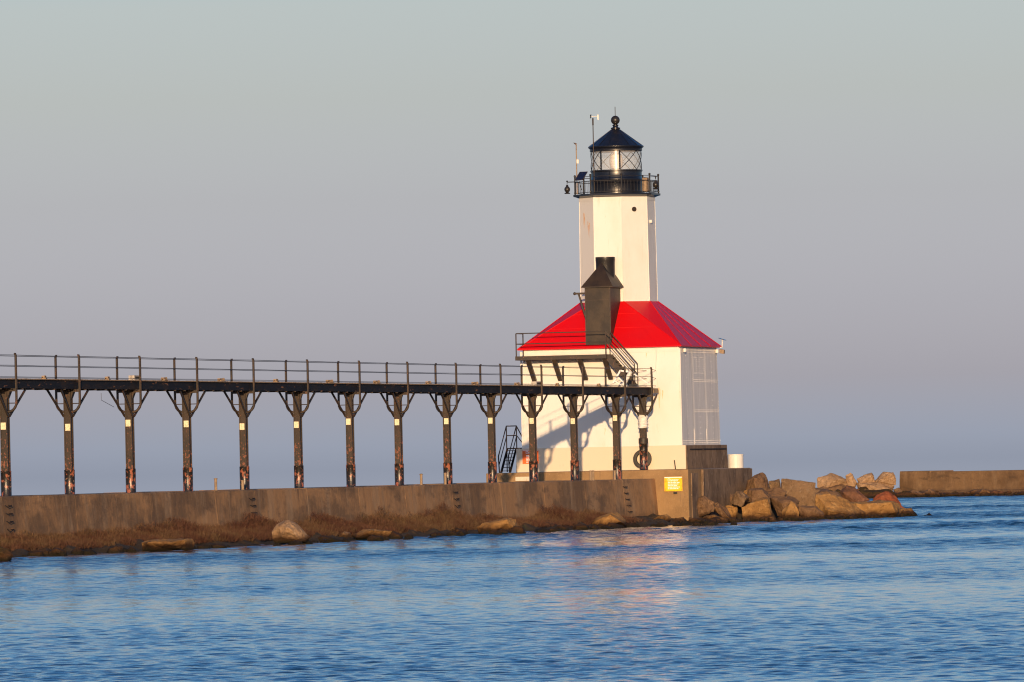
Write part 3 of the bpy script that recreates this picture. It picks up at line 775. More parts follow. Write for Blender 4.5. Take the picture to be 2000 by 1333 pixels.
# steep steel stair at the left end of the base
LS = empty('steel_stair', (-11.4, .5, 3.4), 'black steep steel stair with handrails left of the lighthouse base', 'stair')
q = MB(); q.box(-11.62, -10.80, .55, 1.45, 4.90, 4.97); q.build('landing', M['girder'], LS)
q = MB()
for x in (-11.58, -11.0): q.add([(x - .03, -1.1, 3.41), (x + .03, -1.1, 3.41), (x + .03, -.75, 3.41), (x - .03, -.75, 3.41), (x - .03, .45, 4.95), (x + .03, .45, 4.95), (x + .03, .72, 4.95), (x - .03, .72, 4.95)],
                                [(3, 2, 1, 0), (4, 5, 6, 7), (0, 1, 5, 4), (1, 2, 6, 5), (2, 3, 7, 6), (3, 0, 4, 7)])
for k in range(7): t = (k + .5) / 7; q.box(-11.55, -11.03, -1.0 + 1.6 * t - .1, -1.0 + 1.6 * t + .1, 3.4 + 1.5 * t, 3.44 + 1.5 * t)
q.build('stair_flight', M['girder'], LS)
q = MB()
for x in (-11.62, -10.96):
    q.path([(x, -1.15, 3.41), (x - .05, -1.15, 4.45), (x, .55, 6.35), (x, .55, 3.45)], .04, 6); q.path([(x, -1.15, 3.95), (x, .55, 5.7)], .03, 6)
q.path([(-11.62, .55, 6.35), (-10.96, .55, 6.35)], .035, 6); q.path([(-11.62, .55, 5.75), (-10.96, .55, 5.75)], .03, 6)
q.path([(-10.96, .55, 6.35), (-10.62, 1.9, 4.95)], .035, 6); q.path([(-10.96, .55, 5.75), (-10.66, 1.7, 4.95)], .03, 6)
for k in range(5): q.path([(-10.96, .6, 3.7 + .28 * k), (-10.62, .9, 3.7 + .28 * k)], .02, 5)
q.path([(-10.62, .9, 3.42), (-10.62, .9, 4.95)], .035, 6)
q.build('handrail', M['girder'], LS)
q = MB(); q.box(-9.98, -8.95, -3.16, -3.04, 2.88, 3.14); thing_mesh(q, 'pale_block', M['cream'], (-9.4, -3.1, 2.88), 'pale low block against platform behind the column by the orange sign', 'block')

# ------------------------------------------------------------------ catwalk
GB, GT = 8.15, 8.50
cw = empty('elevated_catwalk', (-1.9, -60, TOP), 'elevated iron catwalk on columns running along the pier to the lighthouse', 'catwalk')
colY = [-135.0, -125.9, -116.72, -107.62, -98.48, -89.55, -80.32, -71.1, -61.9, -53.0, -43.7, -34.85, -26.4, -17.6, -8.25]
plateY = [832, 832, 832.7, 835, 826.8, 828.4, 833.7, 830, 824, 825, 823, 822, 822.5, 823, 817]
plateX = [10, 10, 10, 134, 254, 366, 477, 583, 685, 779, 875, 962, 1042, 1123, 1203]
q = MB(); YA, YB = -136, -1.75
for sx in (-1, 1):
    x = -1.9 + sx * .46
    q.box(x - .03, x + .03, YA, YB, GB, GT)
    q.box(x - .03 - .07 * (sx < 0), x + .03 + .0 * (sx > 0), YA, YB, GT, GT + .02)
    q.box(x - .09 + .0, x + .05, YA, YB, GB - .05, GB)
g_ = q.build('girder', M['girder'], cw)
q = MB(); y = YA; 
while y < YB - .2:
    q.box(-2.50, -1.30, y, y + .235, GT + .025, GT + .075 + random.uniform(-.006, .01)); y += .25
q.build('walkway_boards', M['wood'], cw)
y = YA + .7
while y < YB:
    q = MB(); q.box(-2.44, -1.36, y, y + .07, GB - .10, GB - .053); y += 1.52; q.build('floor_joist', M['steel'], cw)
def make_column(base, top_h, wrap=False):
    """column standing at (0,0,base); heights are world heights"""
    loc = Vector((-1.9, 0, base))
    a = .152
    m_ = MB(); m_.box(-1.9 - a, -1.9 + a, -a, a, base, GB - .06)
    for sx in (-1, 1):
        for sy in (-1, 1):
            m_.box(-1.9 + sx * (a + .004) - .03, -1.9 + sx * (a + .004) + .03, sy * (a + .004) - .03, sy * (a + .004) + .03, base, GB - .06)
    o = bpy.data.objects.new('support_column', None)
    # column mesh with its origin at the foot
    me_o = m_.build('support_column', M['shaft'], None)
    for v in me_o.data.vertices: v.co -= loc
    bpy.data.objects.remove(o)
    me_o.location = loc - Vector(cw.location); me_o.parent = cw
    def sub(mbx, name, mt, **k):
        ob = mbx.build(name, mt, None, **k)
        for v in ob.data.vertices: v.co -= loc
        ob.parent = me_o; return ob
    h = 1.22
    q = MB(); q.lathe((-1.9, 0, 0), [(.275, base + .0), (.285, base + .02), (.262, base + .06), (.262, base + h), (.268, base + h + .01), (.268, base + h + .03), (.2, base + h + .05)], 24); sub(q, 'sleeve', M['sleeve'], smooth=True)
    for sx in (-1, 1):
        x = -1.9 + sx * .62
        q = MB(); zt = 9.74
        P_ = [(x - sx * .07, 0, zt + .02), (x - sx * .02, 0, zt + .03), (x, 0, zt - .05), (x, 0, 7.6)] + [(-1.9 + sx * (.62 - .45 * (1 - math.cos(t))), 0, 7.42 - .46 * math.sin(t)) for t in (.2, .5, .8, 1.1, 1.35, 1.57)]
        q.path(P_, .066, 6); q.path([(x, 0, 7.38), (-1.9 + sx * .15, 0, 7.38)], .024, 5); sub(q, 'rail_post', M['steel'])
        for sy in (-1, 1):
            q = MB(); q.bar((-1.9 + sx * .36, sy * 2.05, GB - .06), (-1.9 + sx * .21, sy * .1, 6.74), .035, .05); sub(q, 'brace', M['steel'])
    q = MB(); q.box(-2.55, -1.25, -.1, .1, GB - .20, GB - .056)
    q.add([(-2.2, -.08, GB - .2), (-1.6, -.08, GB - .2), (-1.74, -.08, 7.55), (-2.06, -.08, 7.55), (-2.2, .08, GB - .2), (-1.6, .08, GB - .2), (-1.74, .08, 7.55), (-2.06, .08, 7.55)],
          [(0, 1, 2, 3), (7, 6, 5, 4), (0, 4, 5, 1), (1, 5, 6, 2), (2, 6, 7, 3), (3, 7, 4, 0)])
    sub(q, 'cross_beam', M['steel'])
    if not wrap:
        q = MB(); q.box(-2.03, -1.77, -a - .045, -a - .036, 6.02, 6.36); sub(q, 'number_plate', M['plate'])
    else:
        q = MB(); vs = []; n = 20
        for i in range(12):
            for j in range(n):
                t = 2 * math.pi * j / n; rr = .29 + .035 * math.sin(i * 2.3 + 1.3 * math.sin(t * 2 + i)) + .02 * random.random()
                vs.append((-1.9 + rr * math.cos(t), rr * math.sin(t), 6.05 + i * .072 + .03 * math.sin(t + i)))
        q.add(vs, [(i * n + j, i * n + (j + 1) % n, (i + 1) * n + (j + 1) % n, (i + 1) * n + j) for i in range(11) for j in range(n)] + [tuple(range(n)), tuple(11 * n + j for j in range(n))])
        sub(q, 'cloth_wrap', M['bulb'], smooth=True)
        q = MB(); q.lathe((-1.9, 0, 0), [(.30, 5.05), (.30, 5.38), (.24, 5.40)], 20); sub(q, 'clamp_ring', M['steel'], smooth=True)
    return me_o
c0_ = make_column(TOP - .03, None)
for i, y in enumerate(colY):
    o = c0_ if i == 0 else copy_tree(c0_, cw)
    o.location = Vector((-1.9, y, TOP - .03)) - Vector(cw.location)
    for ch in o.children:
        if ch.name.startswith('number_plate'):
            dd_ = (Vector((-1.9, y, 6)) - CAM).dot(fw)
            ch.location.z = at(plateX[i], plateY[i], D=dd_).z - 6.19; ch.location.x = random.uniform(-.03, .03)
            ch.rotation_euler.y = random.uniform(-.03, .03) * 0
last = make_column(3.40, None, wrap=True); last.location = Vector((-1.9, -2.15, 3.40)) - Vector(cw.location)
# the taller sleeve of the last column
q = MB(); q.lathe((-1.9, -2.15, 0), [(.265, 4.6), (.265, 5.0), (.28, 5.02), (.2, 5.05)], 24); q.build('upper_sleeve', M['sleeve'], cw, smooth=True)
allY = colY + [-2.15]
for sx in (-1, 1):
    for zz, rr in ((9.72, .016), (9.22, .015), (8.66, .012)):
        q = MB(); pts = []
        for i in range(len(allY) - 1):
            for t in range(5):
                u_ = t / 5; pts.append((-1.9 + sx * .57, allY[i] + (allY[i + 1] - allY[i]) * u_, zz - (.012 if zz > 9 else .006) * 4 * u_ * (1 - u_) * random.uniform(.6, 1.3)))
        pts.append((-1.9 + sx * .57, allY[-1], zz))
        pts.append((-1.9 + sx * .3, -.02, zz - .1 if zz > 9 else zz))
        q.path(pts, rr, 5); q.build('rail_cable', M['steel'], cw)
q = MB(); q.path([(-1.33, -104.3, 7.9), (-1.33, -104.3, 7.55), (-1.33, -102.4, 7.2)], .012, 4); q.build('loose_wire', M['steel'], cw)
q = MB(); q.box(-2.45, -1.32, -1.72, -.5, 8.40, 8.50); q.box(-1.5, -1.3, -1.6, -.5, 8.2, 8.39); q.build('end_landing', M['wood'], cw)
# small things lying on the catwalk edge
lampx = [(-111.3, 87), (-102.0, 207), (-93.3, 322), (-84.2, 432), (-75.1, 540), (-65.8, 645), (-57.3, 741), (-47.6, 836), (-38.5, 928), (-30.0, 1010), (-21.6, 1090), (-12.6, 1170)]
proto = None
for i, (y, px) in enumerate(lampx):
    y -= 1.15
    x = -1.36
    if proto is None:
        proto = empty('deck_lamp', (x, y, 8.58), '', 'lamp', 'small lamp fittings on the catwalk deck')
        q = MB(); q.box(x - .14, x + .1, y - .22, y + .22, 8.58, 8.63); q.build('foot', M['wood'], proto)
        q = MB(); q.box(x - .10, x + .06, y - .30, y + .05, 8.63, 8.73); q.lathe((x - .02, y + .22, 8.63), [(.06, 0), (.08, .05), (.05, .12)], 8); q.build('housing', M['wood'], proto, bevel=.01)
        o = proto
    else:
        o = copy_tree(proto); o.location = (x, y, 8.58)
    o.rotation_euler.z = random.uniform(-.3, .3)
    nth = ['leftmost', 'second from the left', 'third from the left', 'fourth from the left', 'fifth from the left', 'sixth from the left', 'seventh from the left', 'eighth from the left', 'ninth from the left', 'third from the right', 'second from the right', 'last before the lighthouse stair'][i]
    o['label'] = 'small tan lamp fitting on the catwalk deck, ' + nth
for y, w in ((-98.6, 'above the third column from the left'), (-26.7, 'in front of the lighthouse wall')):
    t = empty('junction_box', (-1.5, y, 8.58), 'white graffiti marked metal box on catwalk deck ' + w, 'box', 'white boxes on the catwalk')
    q = MB(); q.box(-1.66, -1.34, y - .6, y + .35, 8.58, 8.82); q.build('box_body', M['greybox'], t, bevel=.02)
    q = MB(); rr = random.Random(5)
    for k in range(5):
        yy = y - .5 + k * .16; q.path([(-1.33, yy, 8.64), (-1.33, yy + .06, 8.76), (-1.33, yy + .1, 8.66), (-1.33, yy + .15, 8.74)], .012, 4)
    q.build('scrawl', M['black'], t)
# bent white metal frame lying at the foot of the stair, and a white pole beside it
fy = -5.6
bf = empty('bent_frame', (-2.3, fy, 8.58), 'bent white metal frame lying on catwalk at the stair foot', 'frame')
q = MB(); q.bar((-2.78, fy, 8.85), (-2.30, fy, 9.62), .05); q.bar((-2.30, fy, 9.60), (-1.60, fy, 9.48), .05); q.bar((-2.5, fy + .2, 9.2), (-1.95, fy + .2, 8.62), .03); q.bar((-2.72, fy, 9.0), (-2.2, fy, 8.66), .03)
q.build('frame_tube', M['letter'], bf)
q = MB(); q.path([(-2.12, fy - .1, 8.68), (-1.62, fy - .1, 9.52)], .13, 10); q.build('frame_roll', M['bulb'], bf, smooth=True)
q = MB(); q.box(-1.75, -1.25, fy - .1, fy + .3, 8.6, 8.75); q.build('dark_foot', M['black'], bf)
q = MB(); q.bar((-1.62, -4.9, 9.38), (-.75, -4.9, 8.78), .028); thing_mesh(q, 'white_bar', M['letter'], (-1.2, -4.9, 8.78), 'straight white bar sloping down beside bent frame', 'bar')

# ------------------------------------------------------------------ pier furniture
for (y, zt, w) in ((-87.0, 3.49, 'standing alone left of the fifth column'), (-82.6, 3.36, 'in front of the fifth column'), (-50.95, 3.48, 'standing alone between the eighth and ninth columns'),
                   (-46.33, 3.50, 'in front of the ninth column'), (-16.4, 3.44, 'left one of a close pair before the platform'), (-15.9, 3.44, 'right one of a close pair before the platform'), (-11.1, 3.42, 'beside the second to last column')):
    q = MB(); x = -1.25; z0 = TOP - .02
    q.lathe((x, y, 0), [(.10, z0), (.10, z0 + .03), (.075, z0 + .04), (.075, zt - .05), (.10, zt - .04), (.10, zt), (.03, zt + .02)], 14)
    thing_mesh(q, 'pipe_post', M['wood'], (x, y, z0), 'short tan pipe post on pier edge, ' + w, 'post', 'short pipe posts on the pier edge', True)
for (y, dy, w) in ((-119.3, .0, 'at far left'), (-82.3, .3, 'below the fifth column'), (-45.7, .3, 'below the ninth column'), (-10.2, .5, 'nearest the lighthouse')):
    t = empty('rung_ladder', (-.9, y, 0), 'row of black iron rungs set in pier side, ' + w, 'ladder', 'rung ladders in the pier side')
    for k in range(5):
        z = 2.38 - k * .38; yy = y + dy * k * .25; x = -.97 + (2.86 - z) * .09
        q = MB(); j = random.uniform(-.08, .08)
        q.path([(x - .02, yy - .24, z + .04), (x + .15, yy - .22 + j, z - .05 + j), (x + .16, yy + .22, z + .02), (x - .02, yy + .25, z + .02)], .024, 5)
        q.build('rung', M['girder'], t)

# ------------------------------------------------------------------ rubble bank, scrub, rocks
def bank():
    mb = MB(); ys = np.arange(-150, -2, .3); n = 30; vs = []
    for y in ys:
        for j in range(n):
            t = j / (n - 1)
            w = 5.6 + 1.0 * noise.noise(Vector((y * .09, 3, 0))) - 1.6 * max(0, min(1, (y + 14) / 10))
            x = -1.0 + t * w
            h = .62 * (1 - t) ** .8 - .42 * t + .34 * noise.fractal(Vector((x * .8, y * .6, 1)), .8, 2, 6) * min(1, t * 5 + .2)
            if t > .97: h = -.8
            vs.append((x, y, h))
    fs = [(i * n + j, (i + 1) * n + j, (i + 1) * n + j + 1, i * n + j + 1) for i in range(len(ys) - 1) for j in range(n - 1)]
    mb.add(vs, fs)
    tag(mb.build('rubble_bank', M['bank'], None, smooth=True), kind='structure')
bank()

def scrub():
    prof = [(-150, .5), (-118, .9), (-112, .8), (-106, 1.0), (-102, .95), (-98.5, 1.25), (-96, 1.45), (-93, 1.1), (-89, .95), (-85.5, 1.1), (-83.5, 1.5), (-80.5, 1.3), (-78, .7), (-75.5, .9), (-72.5, 1.45), (-69.5, 1.25), (-67, .7),
            (-63, 1.3), (-60, 1.25), (-57, .95), (-54, 1.2), (-51, 1.5), (-48.5, 1.45), (-46.5, 1.0), (-44, .6), (-41, 1.0), (-37, .5), (-32, .5), (-29.5, 1.0), (-26.5, 1.5), (-24.5, 1.0), (-22, .6), (-19.5, 1.0), (-17, .7), (-15, .4), (-12, .0)]
    py = [p[0] for p in prof]; pz = [p[1] for p in prof]
    rng = random.Random(11); mb = MB(); vs = []; fs = []
    n = 0
    while n < 105000:
        y = rng.uniform(-125, -13); H = float(np.interp(y, py, pz)) * (1 + .25 * noise.noise(Vector((y * .9, 0, 4))))
        H = .82 * H ** 1.5 * (.80 + .6 * noise.noise(Vector((y * .6, 7, 0))))
        if H < .15 or rng.random() > (H + .1) / 1.6: continue
        x = -.75 + rng.random() ** 1.2 * 2.5
        H = (H + .12) * (1 - .24 * (x + .75))
        z0 = .62 * (1 - (x + 1) / 5.6) - .12
        zs = z0 + H * .80 * rng.random() ** 1.25
        h = rng.uniform(.14, .42) * (1.15 - .5 * (zs - z0) / max(H, .1))
        lean = Vector((rng.gauss(.10, .42), rng.gauss(0, .50), rng.uniform(.45, 1))).normalized() * h
        w = rng.uniform(.005, .012); s_ = Vector((rng.gauss(0, 1), rng.gauss(0, 1), 0)).normalized() * w
        p = Vector((x, y, zs)); m1 = p + lean * .55 + Vector((rng.gauss(0, .03), rng.gauss(0, .03), 0))
        tip = p + lean + Vector((rng.gauss(0, .05), rng.gauss(0, .05), -.05 * h))
        o = len(vs); vs += [p - s_, p + s_, m1 + s_ * .8, m1 - s_ * .8, tip]
        fs += [(o, o + 1, o + 2, o + 3), (o + 3, o + 2, o + 4)]
        t = rng.uniform(.2, .9); b0 = p.lerp(tip, t); d = Vector((rng.gauss(0, .10), rng.gauss(0, .12), rng.uniform(.0, .12)))
        o = len(vs); vs += [b0 - s_ * .7, b0 + s_ * .7, b0 + d]; fs.append((o, o + 1, o + 2))
        n += 1
    me = bpy.data.meshes.new('dry_scrub'); me.from_pydata([tuple(v) for v in vs], [], fs); me.materials.append(M['scrub'])
    o = bpy.data.objects.new('dry_scrub', me); COL.objects.link(o)
    tag(o, 'dry reddish brown scrub growing along the foot of the pier side', 'scrub', kind='stuff')
scrub()

def make_rock(name, pts2, D, m, label, seed=0, thick=.6, ap=(.5, .45), bulge=.45, rough=.05, group=None, cat='rock', shrink=.7, base=None, sub=3):
    """boulder: silhouette corners at real distance D, pulled out towards the viewer side and away behind, hulled and roughened"""
    rng = random.Random(seed)
    P = [at(x, y, D=D) for x, y in pts2]
    cx = sum(p[0] for p in pts2) / len(pts2); cyy = sum(p[1] for p in pts2) / len(pts2)
    x0, x1 = min(p[0] for p in pts2), max(p[0] for p in pts2); y0, y1 = min(p[1] for p in pts2), max(p[1] for p in pts2)
    size = (x1 - x0) * D / F
    A = at(x0 + ap[0] * (x1 - x0), y0 + ap[1] * (y1 - y0), D=D)
    dep = Vector((f0.x, f0.y, 0))
    S = min(size, 3.5)
    pts = list(P)
    for ii, p in enumerate(P):
        if ii % 2 == seed % 2 and len(P) > 5: continue
        fr = p.lerp(A, 1 - shrink) - dep * (S * bulge * rng.uniform(.25, 1.25))
        if p.z < A.z: fr = fr + Vector((0, 0, -.15)); 
        pts.append(fr)
        pts.append(p.lerp(A, .12) + dep * (S * thick * rng.uniform(.7, 1.1)) - Vector((0, 0, .02)))
    pts.append(A - dep * S * bulge * 1.15)
    bm = bmesh.new()
    for p in pts: bm.verts.new(p)
    r = bmesh.ops.convex_hull(bm, input=bm.verts)
    for v in [g for g in r['geom_interior'] if isinstance(g, bmesh.types.BMVert)]:
        if v.is_valid: bm.verts.remove(v)
    for v in [v for v in bm.verts if not v.link_faces]: bm.verts.remove(v)
    bmesh.ops.triangulate(bm, faces=bm.faces)
    bmesh.ops.bevel(bm, geom=[e for e in bm.edges if e.calc_face_angle(0) > .35], offset=.009 * S, segments=1, affect='EDGES')
    bmesh.ops.triangulate(bm, faces=bm.faces)
    for _ in range(sub):
        es = [e for e in bm.edges if e.calc_length() > .22]
        if not es: break
        bmesh.ops.subdivide_edges(bm, edges=es, cuts=1)
        bmesh.ops.triangulate(bm, faces=bm.faces)
    bm.normal_update()
    for v in bm.verts:
        q_ = v.co * .9 + Vector((seed * 3.1, 0, 0))
        d = noise.fractal(q_, .7, 2.1, 5) * rough * 1.3 - abs(noise.noise(v.co * 2.3)) * rough * 1.2
        v.co += v.normal * d
    bmesh.ops.recalc_face_normals(bm, faces=bm.faces)
    for e in bm.edges:
        e.smooth = e.calc_face_angle(0) < R(10)
    for f in bm.faces: f.smooth = True
    zmin = min(v.co.z for v in bm.verts)
    c = sum((v.co for v in bm.verts), Vector()) / len(bm.verts)
    bs = Vector((c.x, c.y, zmin))
    for v in bm.verts: v.co -= bs
    me = bpy.data.meshes.new(name); bm.to_mesh(me); bm.free(); me.materials.append(m)
    o = bpy.data.objects.new(name, me); COL.objects.link(o); o.location = bs
    return tag(o, label, cat, group)

def c5(*a): return [(1380 + x / 4.348, 880 + y / 4.35) for x, y in a]
def c6(*a): return [(1000 + x / 4.167, 860 + y / 4.167) for x, y in a]
PG = 'rocks piled beside the platform'
RK = [
 # outline, D, material, label, apex, bulge
 (c5((330, 330), (345, 250), (400, 210), (480, 188), (512, 235), (560, 400), (440, 430), (345, 400)), 508, 'brown', 'tall pointed brown rock against the platform corner', (.35, .5), .5),
 (c5((525, 262), (620, 238), (634, 300), (620, 400), (560, 400), (535, 330)), 511, 'grey', 'small grey brown rock wedged between pointed rock and square block', (.4, .5), .4),
 (c5((635, 236), (680, 236), (930, 272), (925, 475), (785, 490), (630, 400)), 509, 'grey', 'large square cut grey block, biggest flat face in pile', (.5, .5), .12),
 (c5((200, 455), (250, 345), (300, 340), (368, 400), (300, 480)), 502, 'grey', 'small cube like block with ridged top below the pointed rock', (.45, .5), .4),
 (c5((345, 330), (470, 320), (560, 400), (440, 440), (340, 440)), 504, 'brown', 'shadowy brown rock under the pointed rock', (.6, .5), .4),
 (c5((292, 480), (500, 388), (540, 410), (560, 590), (400, 620), (310, 600)), 500, 'tan', 'triangular brown boulder at front with sharp right edge', (.88, .35), .35),
 (c5((545, 400), (660, 380), (760, 430), (830, 560), (700, 600), (600, 560)), 503, 'brown', 'sloping brown slab leaning left of the square block base', (.3, .3), .35),
 (c5((635, 520), (715, 432), (750, 450), (795, 530), (790, 600), (640, 600)), 499, 'tan', 'yellowish wedge shaped rock at front below the square block', (.25, .5), .4),
 (c5((15, 468), (95, 438), (170, 485), (230, 590), (170, 600)), 500, 'brown', 'long brown slab sloping down to the right near platform', (.5, .35), .35),
 (c5((155, 468), (268, 468), (262, 580), (200, 600)), 503, 'tan', 'upright yellow brown rock between sloping slab and triangular boulder', (.4, .5), .3),
 (c5((-60, 580), (-20, 560), (70, 540), (180, 590), (170, 640), (-50, 640)), 497, 'tan', 'low flat tan rock at water edge left of triangular boulder', (.45, .3), .5),
 (c5((-40, 470), (-20, 400), (60, 400), (100, 470), (40, 560), (-30, 560)), 503, 'brown', 'rounded brown rock at the foot of stained platform side', (.4, .4), .4),
 (c5((770, 470), (930, 470), (1000, 540), (980, 610), (800, 610)), 502, 'brown', 'low brown rock under the square block', (.5, .3), .45),
 (c5((925, 370), (1060, 368), (1200, 420), (1350, 530), (1330, 600), (1000, 625), (920, 500)), 507, 'tan', 'broad tan boulder sloping right from the square block', (.25, .55), .4),
 (c5((1130, 340), (1190, 288), (1260, 320), (1395, 425), (1300, 450), (1140, 430)), 515, 'redrock', 'dull reddish brown boulder leaning above the broad tan boulder', (.25, .6), .3),
 (c5((1400, 435), (1450, 370), (1530, 348), (1600, 385), (1690, 490), (1600, 500), (1420, 480)), 519, 'granite', 'bright red granite boulder near right end of pile', (.4, .7), .35),
 (c5((1180, 440), (1400, 430), (1600, 425), (1640, 450), (1655, 520), (1640, 605), (1200, 620)), 512, 'tan', 'long rounded yellow brown slab below the red boulder', (.6, .25), .4),
 (c5((1560, 500), (1640, 490), (1740, 488), (1770, 520), (1825, 585), (1600, 600)), 517, 'tan', 'low brown rock forming the right tip of pile', (.55, .35), .45),
 (c5((1815, 586), (1850, 552), (1890, 530), (1955, 586)), 512, 'darkrock', 'tiny dark rock alone in water off right tip', (.5, .5), .5),
 (c5((930, 360), (1000, 330), (1130, 350), (1180, 420), (1050, 440), (930, 430)), 514, 'brown', 'rough brown rock behind the square block right side', (.5, .5), .4),
 (c6((1400, 560), (1470, 480), (1560, 448), (1650, 500), (1640, 580), (1500, 640), (1400, 640)), 499, 'brown', 'broad brown boulder in front of stained platform side', (.5, .35), .3),
 (c6((1130, 660), (1200, 618), (1260, 605), (1300, 625), (1290, 660), (1200, 690)), 491, 'tan', 'low whale shaped tan rock at the platform front corner', (.6, .3), .5),
 (c6((1290, 690), (1320, 630), (1400, 618), (1440, 660), (1430, 700)), 493, 'tan', 'small tan rock right of the whale shaped rock', (.45, .4), .5),
 (c6((1420, 690), (1440, 630), (1560, 640), (1640, 660), (1640, 700)), 494, 'brown', 'low dark edged rock at waterline before the broad brown boulder', (.45, .3), .5),
]
for i, (ol, D, mt, lb, ap, bu) in enumerate(RK):
    make_rock('boulder', ol, D, M[mt], lb, seed=i + 1, ap=ap, bulge=bu, group=PG, rough=.07)
# rocks along the pier foot
PF = 'rocks along the pier foot'
RF = [
 ([(530, 1040), (540, 1025), (562, 1014), (582, 1024), (608, 1050), (600, 1062), (536, 1064)], 'pale', 'large pale tan boulder at waterline below pier', (.45, .35)),
 ([(275, 1060), (290, 1055), (375, 1052), (382, 1060), (380, 1074), (278, 1077)], 'tan', 'low flat topped block with dark algae, left of the large pale boulder', (.5, .35)),
 ([(656, 1047), (672, 1038), (684, 1040), (690, 1050), (670, 1056)], 'pale', 'tiny pale pointed rock just right of the large pale boulder', (.4, .4)),
 ([(686, 1045), (708, 1034), (730, 1032), (765, 1038), (760, 1048), (700, 1056)], 'tan', 'long low tan rock below the seventh column', (.4, .4)),
 ([(810, 1040), (825, 1035), (842, 1037), (838, 1046), (812, 1048)], 'tan', 'small flat tan rock between two low slabs', (.4, .4)),
 ([(930, 1030), (945, 1022), (990, 1011), (1008, 1014), (1012, 1030), (1000, 1042), (935, 1044)], 'tan', 'tilted tan slab with a dark crack below the tenth column', (.75, .35)),
 ([(1036, 1030), (1052, 1026), (1075, 1026), (1070, 1034), (1040, 1036)], 'brown', 'small flat brown rock below the first lighthouse wall column', (.5, .4)),
 ([(1140, 1030), (1165, 1014), (1190, 1002), (1205, 1002), (1222, 1016), (1224, 1028), (1150, 1032)], 'tan', 'tapered tan boulder lying under the rightmost rungs', (.65, .35)),
 ([(1128, 1026), (1147, 1022), (1149, 1030), (1130, 1033)], 'tan', 'little square tan stone left of the tapered boulder', (.5, .4)),
 ([(-12, 1080), (0, 1068), (14, 1074), (26, 1086), (20, 1096), (-10, 1098)], 'darkrock', 'dark greenish rock at the left edge of picture', (.5, .4)),
 ([(990, 1036), (1004, 1028), (1024, 1030), (1030, 1042), (996, 1044)], 'darkrock', 'dark brown rock right beside tilted tan slab', (.5, .4)),
]
for i, (ol, mt, lb, ap) in enumerate(RF):
    yb = max(p[1] for p in ol); xm = sum(p[0] for p in ol) / len(ol)
    D = (at(xm, yb, Z=.02) - CAM).dot(fw) + .6
    make_rock('boulder', ol, D, M[mt], lb, seed=60 + i, ap=ap, bulge=.4, group=PF, rough=.06)
# small dark algae stones in the splash zone
rng = random.Random(21)
for i in range(230):
    px = rng.uniform(-10, 1440)
    wl_ = np.interp(px, [0, 300, 600, 900, 1280, 1500], [1091, 1077, 1063, 1049, 1029, 1023])
    yb = wl_ + rng.uniform(-6, 1.0) + 1
    D = (at(px, yb, Z=-.02) - CAM).dot(fw)
    w = rng.uniform(12, 46) * 400 / D; h = min(w * rng.uniform(.3, .55), rng.uniform(9, 19) * 400 / D)
    ol = [(px - w / 2, yb + 2), (px - w * rng.uniform(.3, .45), yb - h * rng.uniform(.4, .8)), (px + w * rng.uniform(-.2, .1), yb - h), (px + w * rng.uniform(.25, .42), yb - h * rng.uniform(.4, .9)), (px + w / 2, yb + 2)]
    make_rock('shore_stone', ol, D, M[('darkrock', 'darkrock', 'mossrock')[i % 3]], 'small dark algae covered stone at the waterline along the pier', seed=200 + i, bulge=.4, group='small dark stones at the waterline', rough=.04, cat='stone', sub=2)
# dark stones in the splash zone of the pile
for i in range(34):
    px = rng.uniform(1440, 1780)
    wl_ = np.interp(px, [1400, 1500, 1600, 1700, 1790], [1026, 1022, 1018, 1014.5, 1010])
    yb = wl_ + rng.uniform(-3, .5)
    D = (at(px, yb, Z=-.02) - CAM).dot(fw)
    w = rng.uniform(14, 30); h = w * rng.uniform(.25, .42)
    ol = [(px - w / 2, yb + 1), (px - w * rng.uniform(.3, .45), yb - h * rng.uniform(.4, .8)), (px + w * rng.uniform(-.2, .1), yb - h), (px + w * rng.uniform(.25, .42), yb - h * rng.uniform(.4, .9)), (px + w / 2, yb + 1)]
    make_rock('shore_stone', ol, D, M['darkrock'], 'small dark algae covered stone at the foot of the right rock pile', seed=400 + i, bulge=.4, group='small dark stones below the rock pile', rough=.04, cat='stone', sub=2)

# rougher rocks filling in behind the front row
rng = random.Random(77)
for i in range(46):
    px = 1352 + 430 * (i + rng.random()) / 46
    D = float(np.interp(px, [1345, 1500, 1600, 1700, 1790], [504, 506, 512, 519, 523])) + rng.uniform(-1, 4)
    lo_ = float(np.interp(px, [1345, 1420, 1500, 1600, 1700, 1790], [975, 960, 965, 975, 992, 1006])); yc = rng.uniform(lo_, lo_ + 22)
    w = rng.uniform(26, 58) * (.6 if px > 1700 else 1); h = w * rng.uniform(.45, .8)
    n_ = rng.choice([5, 6, 7]); a0 = rng.random() * 6
    ol = [(px + w / 2 * math.cos(a0 + 6.283 * k / n_) * rng.uniform(.7, 1.1), yc + h / 2 * math.sin(a0 + 6.283 * k / n_) * rng.uniform(.7, 1.1)) for k in range(n_)]
    make_rock('boulder', ol, D, M[rng.choice(['tan', 'brown', 'brown', 'grey', 'brown'])], 'rough brown rock filling gaps between the larger boulders of the pile', seed=600 + i, ap=(rng.uniform(.3, .7), rng.uniform(.3, .6)), bulge=.35, group='rough rocks filling the pile', rough=.07)

